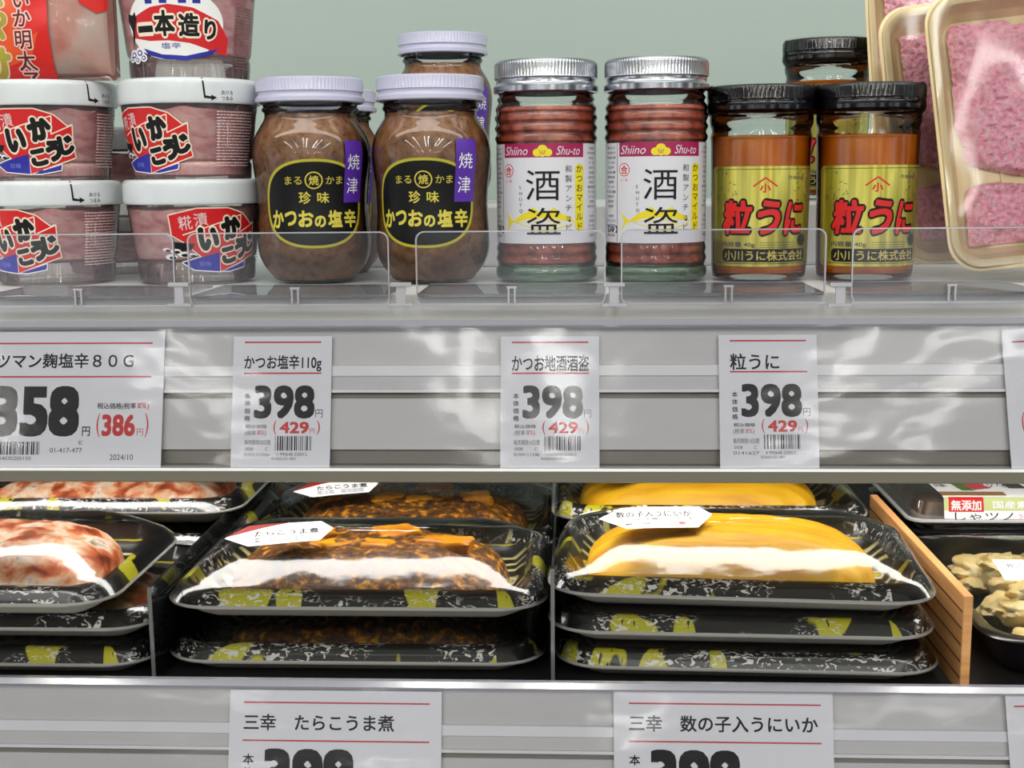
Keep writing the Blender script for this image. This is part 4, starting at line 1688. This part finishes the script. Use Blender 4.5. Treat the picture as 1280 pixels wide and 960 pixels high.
food_tray('black printed food tray of cod roe, farthest back in the middle, under the rail', (cm + 0.010, YM + 5 * HD + 0.010, Z_LO), hm, HD, 'roe', 0.0300, 25)

# left: three salmon trays in front, others behind
YL = 0.573
xr_ = at(186, 800, YL).x
hl = 0.092
food_tray('black printed food tray, bottom of the front salmon stack at the left edge', (xr_ - hl, YL + HD, Z_LO), hl, HD, 'salmon', PT - 0.0003, 31, True)
food_tray('black printed food tray, middle of the front salmon stack at the left edge', (xr_ - hl + 0.001, YL + HD + 0.001, Z_LO + PT), hl, HD, 'salmon', PT - 0.0003, 32, True)
xt_ = at(134, 765, 0.556).x
food_tray('black printed tray of salmon mix with shiny film, topmost in front at the left edge', (xt_ - hl, 0.556 + HD, Z_LO + 2 * PT + 0.0005), hl, HD, 'salmon', 0.0330, 33)
for k_, lab in enumerate(('bottom', 'second', 'topmost')):
    food_tray('black printed food tray of salmon, %s of the rear stack at the left edge' % lab,
              (xr_ - hl + 0.010, 0.700 + HD, Z_LO + (0.0205 * k_)), hl, HD, 'salmon', 0.0203 if k_ < 2 else 0.0260, 34 + k_, k_ < 2)
food_tray('black printed food tray of salmon, farthest back at the left, just under the rail', (xr_ - hl + 0.018, 0.832 + HD, Z_LO + 0.0), hl, HD, 'salmon', 0.0300, 38)

# ------------------------------------------------------------------ dividers of the lower shelf
for px, lab in ((190.5, 'clear upright divider between the salmon trays and the roe trays'), (691, 'clear upright divider between the roe trays and the yellow trays')):
    p = at(px, 800, 0.572)
    b = bmesh.new()
    bx(b, -0.0006, 0.0006, 0.0, 0.26, 0.0, 0.050 if px < 400 else 0.060)
    t = thing('shelf_divider', lab, 'divider', (p.x, 0.572, Z_LO), 0, 'clear dividers of the lower shelf')
    obj('panel', b, ACRYLIC, t, smooth=False)
    b = bmesh.new()
    bx(b, -0.0009, 0.0009, -0.0008, 0.0, 0.0, 0.050 if px < 400 else 0.060)
    obj('front_edge', b, clear('divider_edge', (190, 190, 190), 0.2, 0.1, 1.45, milk=0.5, milkcol=(150, 150, 152)), t, smooth=False)

WOOD = ramp_mat('orange_board', [(0.3, (200, 138, 78)), (0.7, (232, 176, 116))], 14, 4, 0.45, stretch=(1, 1, 12), distort=0.4)
WGRV = mat('board_groove', (96, 56, 30), 0.7)
p0 = at(1209, 790, 0.573)
ztop = at(1209, 745, 0.573).z
t = thing('wooden_divider', 'orange grooved wooden divider board right of the yellow roe trays', 'divider', (p0.x, 0.573, Z_LO))
b = bmesh.new()
hz = ztop - Z_LO
bx(b, -0.0022, 0.0022, 0.0, 0.19, 0.0, hz, bev=0.0006)
for i in range(1, 6):
    z = hz * i / 6
    bx(b, -0.00235, -0.0021, 0.001, 0.189, z - 0.0004, z + 0.0004, mi=1)
obj('board', b, [WOOD, WGRV], t, smooth=False)

# ------------------------------------------------------------------ black tray of beige shellfish at the right, label pack behind it
BPL = mat('black_tray_plastic', (20, 19, 23), 0.22, 0.0, 0.6, 0.3)
BEIGE = ramp_mat('beige_shellfish', [(0.25, (232, 190, 104)), (0.5, (252, 228, 164)), (0.75, (255, 246, 214))], 55, 4, 0.3, bump=0.3, bdist=0.002, coat=0.4, sss=0.2)
xl_ = at(1238, 800, 0.575).x
bw, bd = 0.085, 0.092
t = thing('shellfish_tray', 'black plastic tray of beige shellfish pieces under film, right of the wooden divider', 'food tray', (xl_ + bw, 0.575 + bd, Z_LO))
b = bmesh.new()
L = []
for d, z in ((0.018, 0.0), (0.012, 0.006), (0.0055, 0.0232), (0.001, 0.0232), (0.0, 0.0242), (0.001, 0.0252), (0.006, 0.0254), (0.0085, 0.0236), (0.014, 0.007), (0.020, 0.0025)):
    L.append([(x, y, z) for x, y in rr(bw - d, bd - d, 0.02, 7, 10)])
loft(b, L)
obj('tray', b, BPL, t, recalc=True)
rnd = random.Random(12)
n = 0
placed = []
tries = 0
while n < 46 and tries < 3000:
    tries += 1
    layer = 0 if n < 22 else (1 if n < 40 else 2)
    m_ = (0.030, 0.034, 0.042)[layer]
    x, y = rnd.uniform(-bw + m_, bw - m_), rnd.uniform(-bd + m_, bd - m_)
    if any(q[2] == layer and (q[0] - x) ** 2 + (q[1] - y) ** 2 < 0.017 ** 2 for q in placed):
        continue
    placed.append((x, y, layer))
    b = bmesh.new()
    bmesh.ops.create_icosphere(b, subdivisions=4, radius=1.0)
    s = Vector((rnd.uniform(0.0115, 0.0155), rnd.uniform(0.009, 0.0125), rnd.uniform(0.0055, 0.0075)))
    ro = Matrix.Rotation(rnd.uniform(0, PI), 3, 'Z') @ Matrix.Rotation(rnd.uniform(-0.35, 0.35), 3, 'X')
    for v in b.verts:
        q = v.co.copy()
        q *= 1 + 0.30 * noise.noise(q * 1.9 + Vector((n * 3.3, 0, 0))) + 0.10 * noise.noise(q * 4 + Vector((n, 9, 0)))
        q.z += 0.25 * q.x * q.x - 0.1
        v.co = ro @ Vector((q.x * s.x, q.y * s.y, q.z * s.z))
    o = obj('shellfish_piece', b, BEIGE, t)
    o.location = (x, y, 0.0105 + layer * 0.0068)
    n += 1
obj('film', film_bm(bw, bd, 0.0345, 0.02, 5.0, 0.6, 0.0012, 0.0250, 0.0266, 0.006), FILM, t)
a = Art()
a.rect(-22, -24, 60, 18, STICK, 0)
a.text('要冷蔵', 4, 5, 34, 9, GREY_INK, 1)
a.rect(-18, -8, 40, -7, GREY_INK, 1)
s = a.build('sticker', lambda x, y, l: Vector((-0.047 + x * 0.0005, -0.016 + y * 0.0005, 0.0345 + (y + 24) * 0.0001 + l * LAYER)), t, 8, 8)
s['label'] = 'white paper sticker'

# dark pack under the labelled pack, then the labelled pack itself
yb = 0.575 + 2 * bd + 0.006
xq = at(1132, 652, 0.775).x
cw = 0.075
t = thing('lidded_pack', 'dark tray under the clear pack with the printed paper label', 'food pack', (xq + cw, yb + 0.06, Z_LO))
b = bmesh.new()
L = []
for d, z in ((0.010, 0.0), (0.006, 0.004), (0.001, 0.0220), (0.0, 0.0232), (0.0015, 0.0240), (0.006, 0.0240), (0.010, 0.0225), (0.014, 0.021)):
    L.append([(x, y, z) for x, y in rr(cw - d, 0.06 - d, 0.010)])
loft(b, L)
obj('tray', b, BPL, t, recalc=True)
b = bmesh.new()
loft(b, [[(x, y, z) for x, y in rr(cw - d, 0.06 - d, 0.010)] for d, z in ((0.0145, 0.0212), (0.015, 0.0244), (0.018, 0.0252))])
obj('lid', b, clear('pack_lid_plastic', (235, 232, 228), 0.06, 0.06, 1.5, milk=0.05), t)

Z2 = Z_LO + 0.0254
t = thing('labelled_pack', 'clear lidded pack with red, green and white paper label behind the shellfish tray', 'food pack', (xq + cw, yb + 0.062, Z2))
b = bmesh.new()
loft(b, [[(x, y, z) for x, y in rr(cw - d, 0.06 - d, 0.010)] for d, z in ((0.008, 0.0), (0.004, 0.002), (0.0, 0.0040), (0.0, 0.0052), (0.003, 0.0058))])
obj('base_tray', b, mat('pack_base_white', (206, 206, 206), 0.35), t, recalc=True)
b = bmesh.new()
loft(b, [[(x, y, z) for x, y in rr(cw - d, 0.06 - d, 0.008)] for d, z in ((0.009, 0.0058), (0.012, 0.0135), (0.016, 0.0155))])
obj('simmered_food', b, ramp_mat('brown_simmered', [(0.3, (70, 46, 26)), (0.55, (128, 92, 56)), (0.75, (160, 130, 92))], 60, 5, 0.3, bump=0.5, bdist=0.002), t, recalc=True)
b = bmesh.new()
loft(b, [[(x, y, z) for x, y in rr(cw - d, 0.06 - d, 0.010)] for d, z in ((0.002, 0.0056), (0.0045, 0.0160), (0.0075, 0.0182), (0.02, 0.0184))], None, False, True)
obj('lid', b, MATS['pack_lid_plastic'], t)
a = Art()
GRN, PGR, PBR = mat('label_leaf_green', (92, 120, 58), 0.5), mat('label_pale_green', (196, 206, 140), 0.5), mat('label_brown_strip', (150, 112, 70), 0.5)
PKK = mat('label_pink', (216, 110, 160), 0.5)
# v runs from the front foot (0) up the front face (to 16) and over the top (to 90)
a.rect(-42, 1, 42, 92, STICK, 0)
a.rect(-42, 8, 42, 19, PGR, 1)
a.rect(-38, 7, -8, 19, R_INK, 2)
a.text('無添加', -23, 12.5, 26, 9, W_INK, 3, 0.03)
a.text('国産素材', 20, 13, 40, 6.5, STICK, 3, 0.02)
a.text('しゃツノ', -8, 3, 50, 7, K_INK, 2)
a.text('うま味', 30, 3.5, 18, 4, PKK, 2)
a.rect(-42, 22, 14, 31, PBR, 1)
a.poly([(-20, 34), (-8, 34), (-14, 60), (-24, 60)], GRN, 1)
a.poly([(-8, 36), (8, 40), (0, 62), (-14, 58)], mat('label_rose', (206, 70, 84), 0.5), 2)
a.poly([(24, 40), (40, 40), (34, 80), (20, 80)], GREY_INK, 1)
a.text('少々', 14, 50, 20, 18, GREY_INK, 2)
a.text('味', -34, 48, 10, 10, GREY_INK, 2)


def wrap_label(x, v, l):
    k = 0.0007
    off = 0.0004 + l * LAYER * 1.5
    if v <= 18:
        u = v / 18
        return Vector((-0.024 + x * k, -0.06 + 0.0018 + u * 0.0036 - off, 0.0052 + u * 0.0125))
    q = (v - 18) / 74
    return Vector((-0.024 + x * k, -0.06 + 0.0054 + q * 0.07, 0.0177 + min(1, q * 12) * 0.0008 + off))


s = a.build('paper_label', wrap_label, t, 0, 3)
s['label'] = 'paper label with red, green and white print'
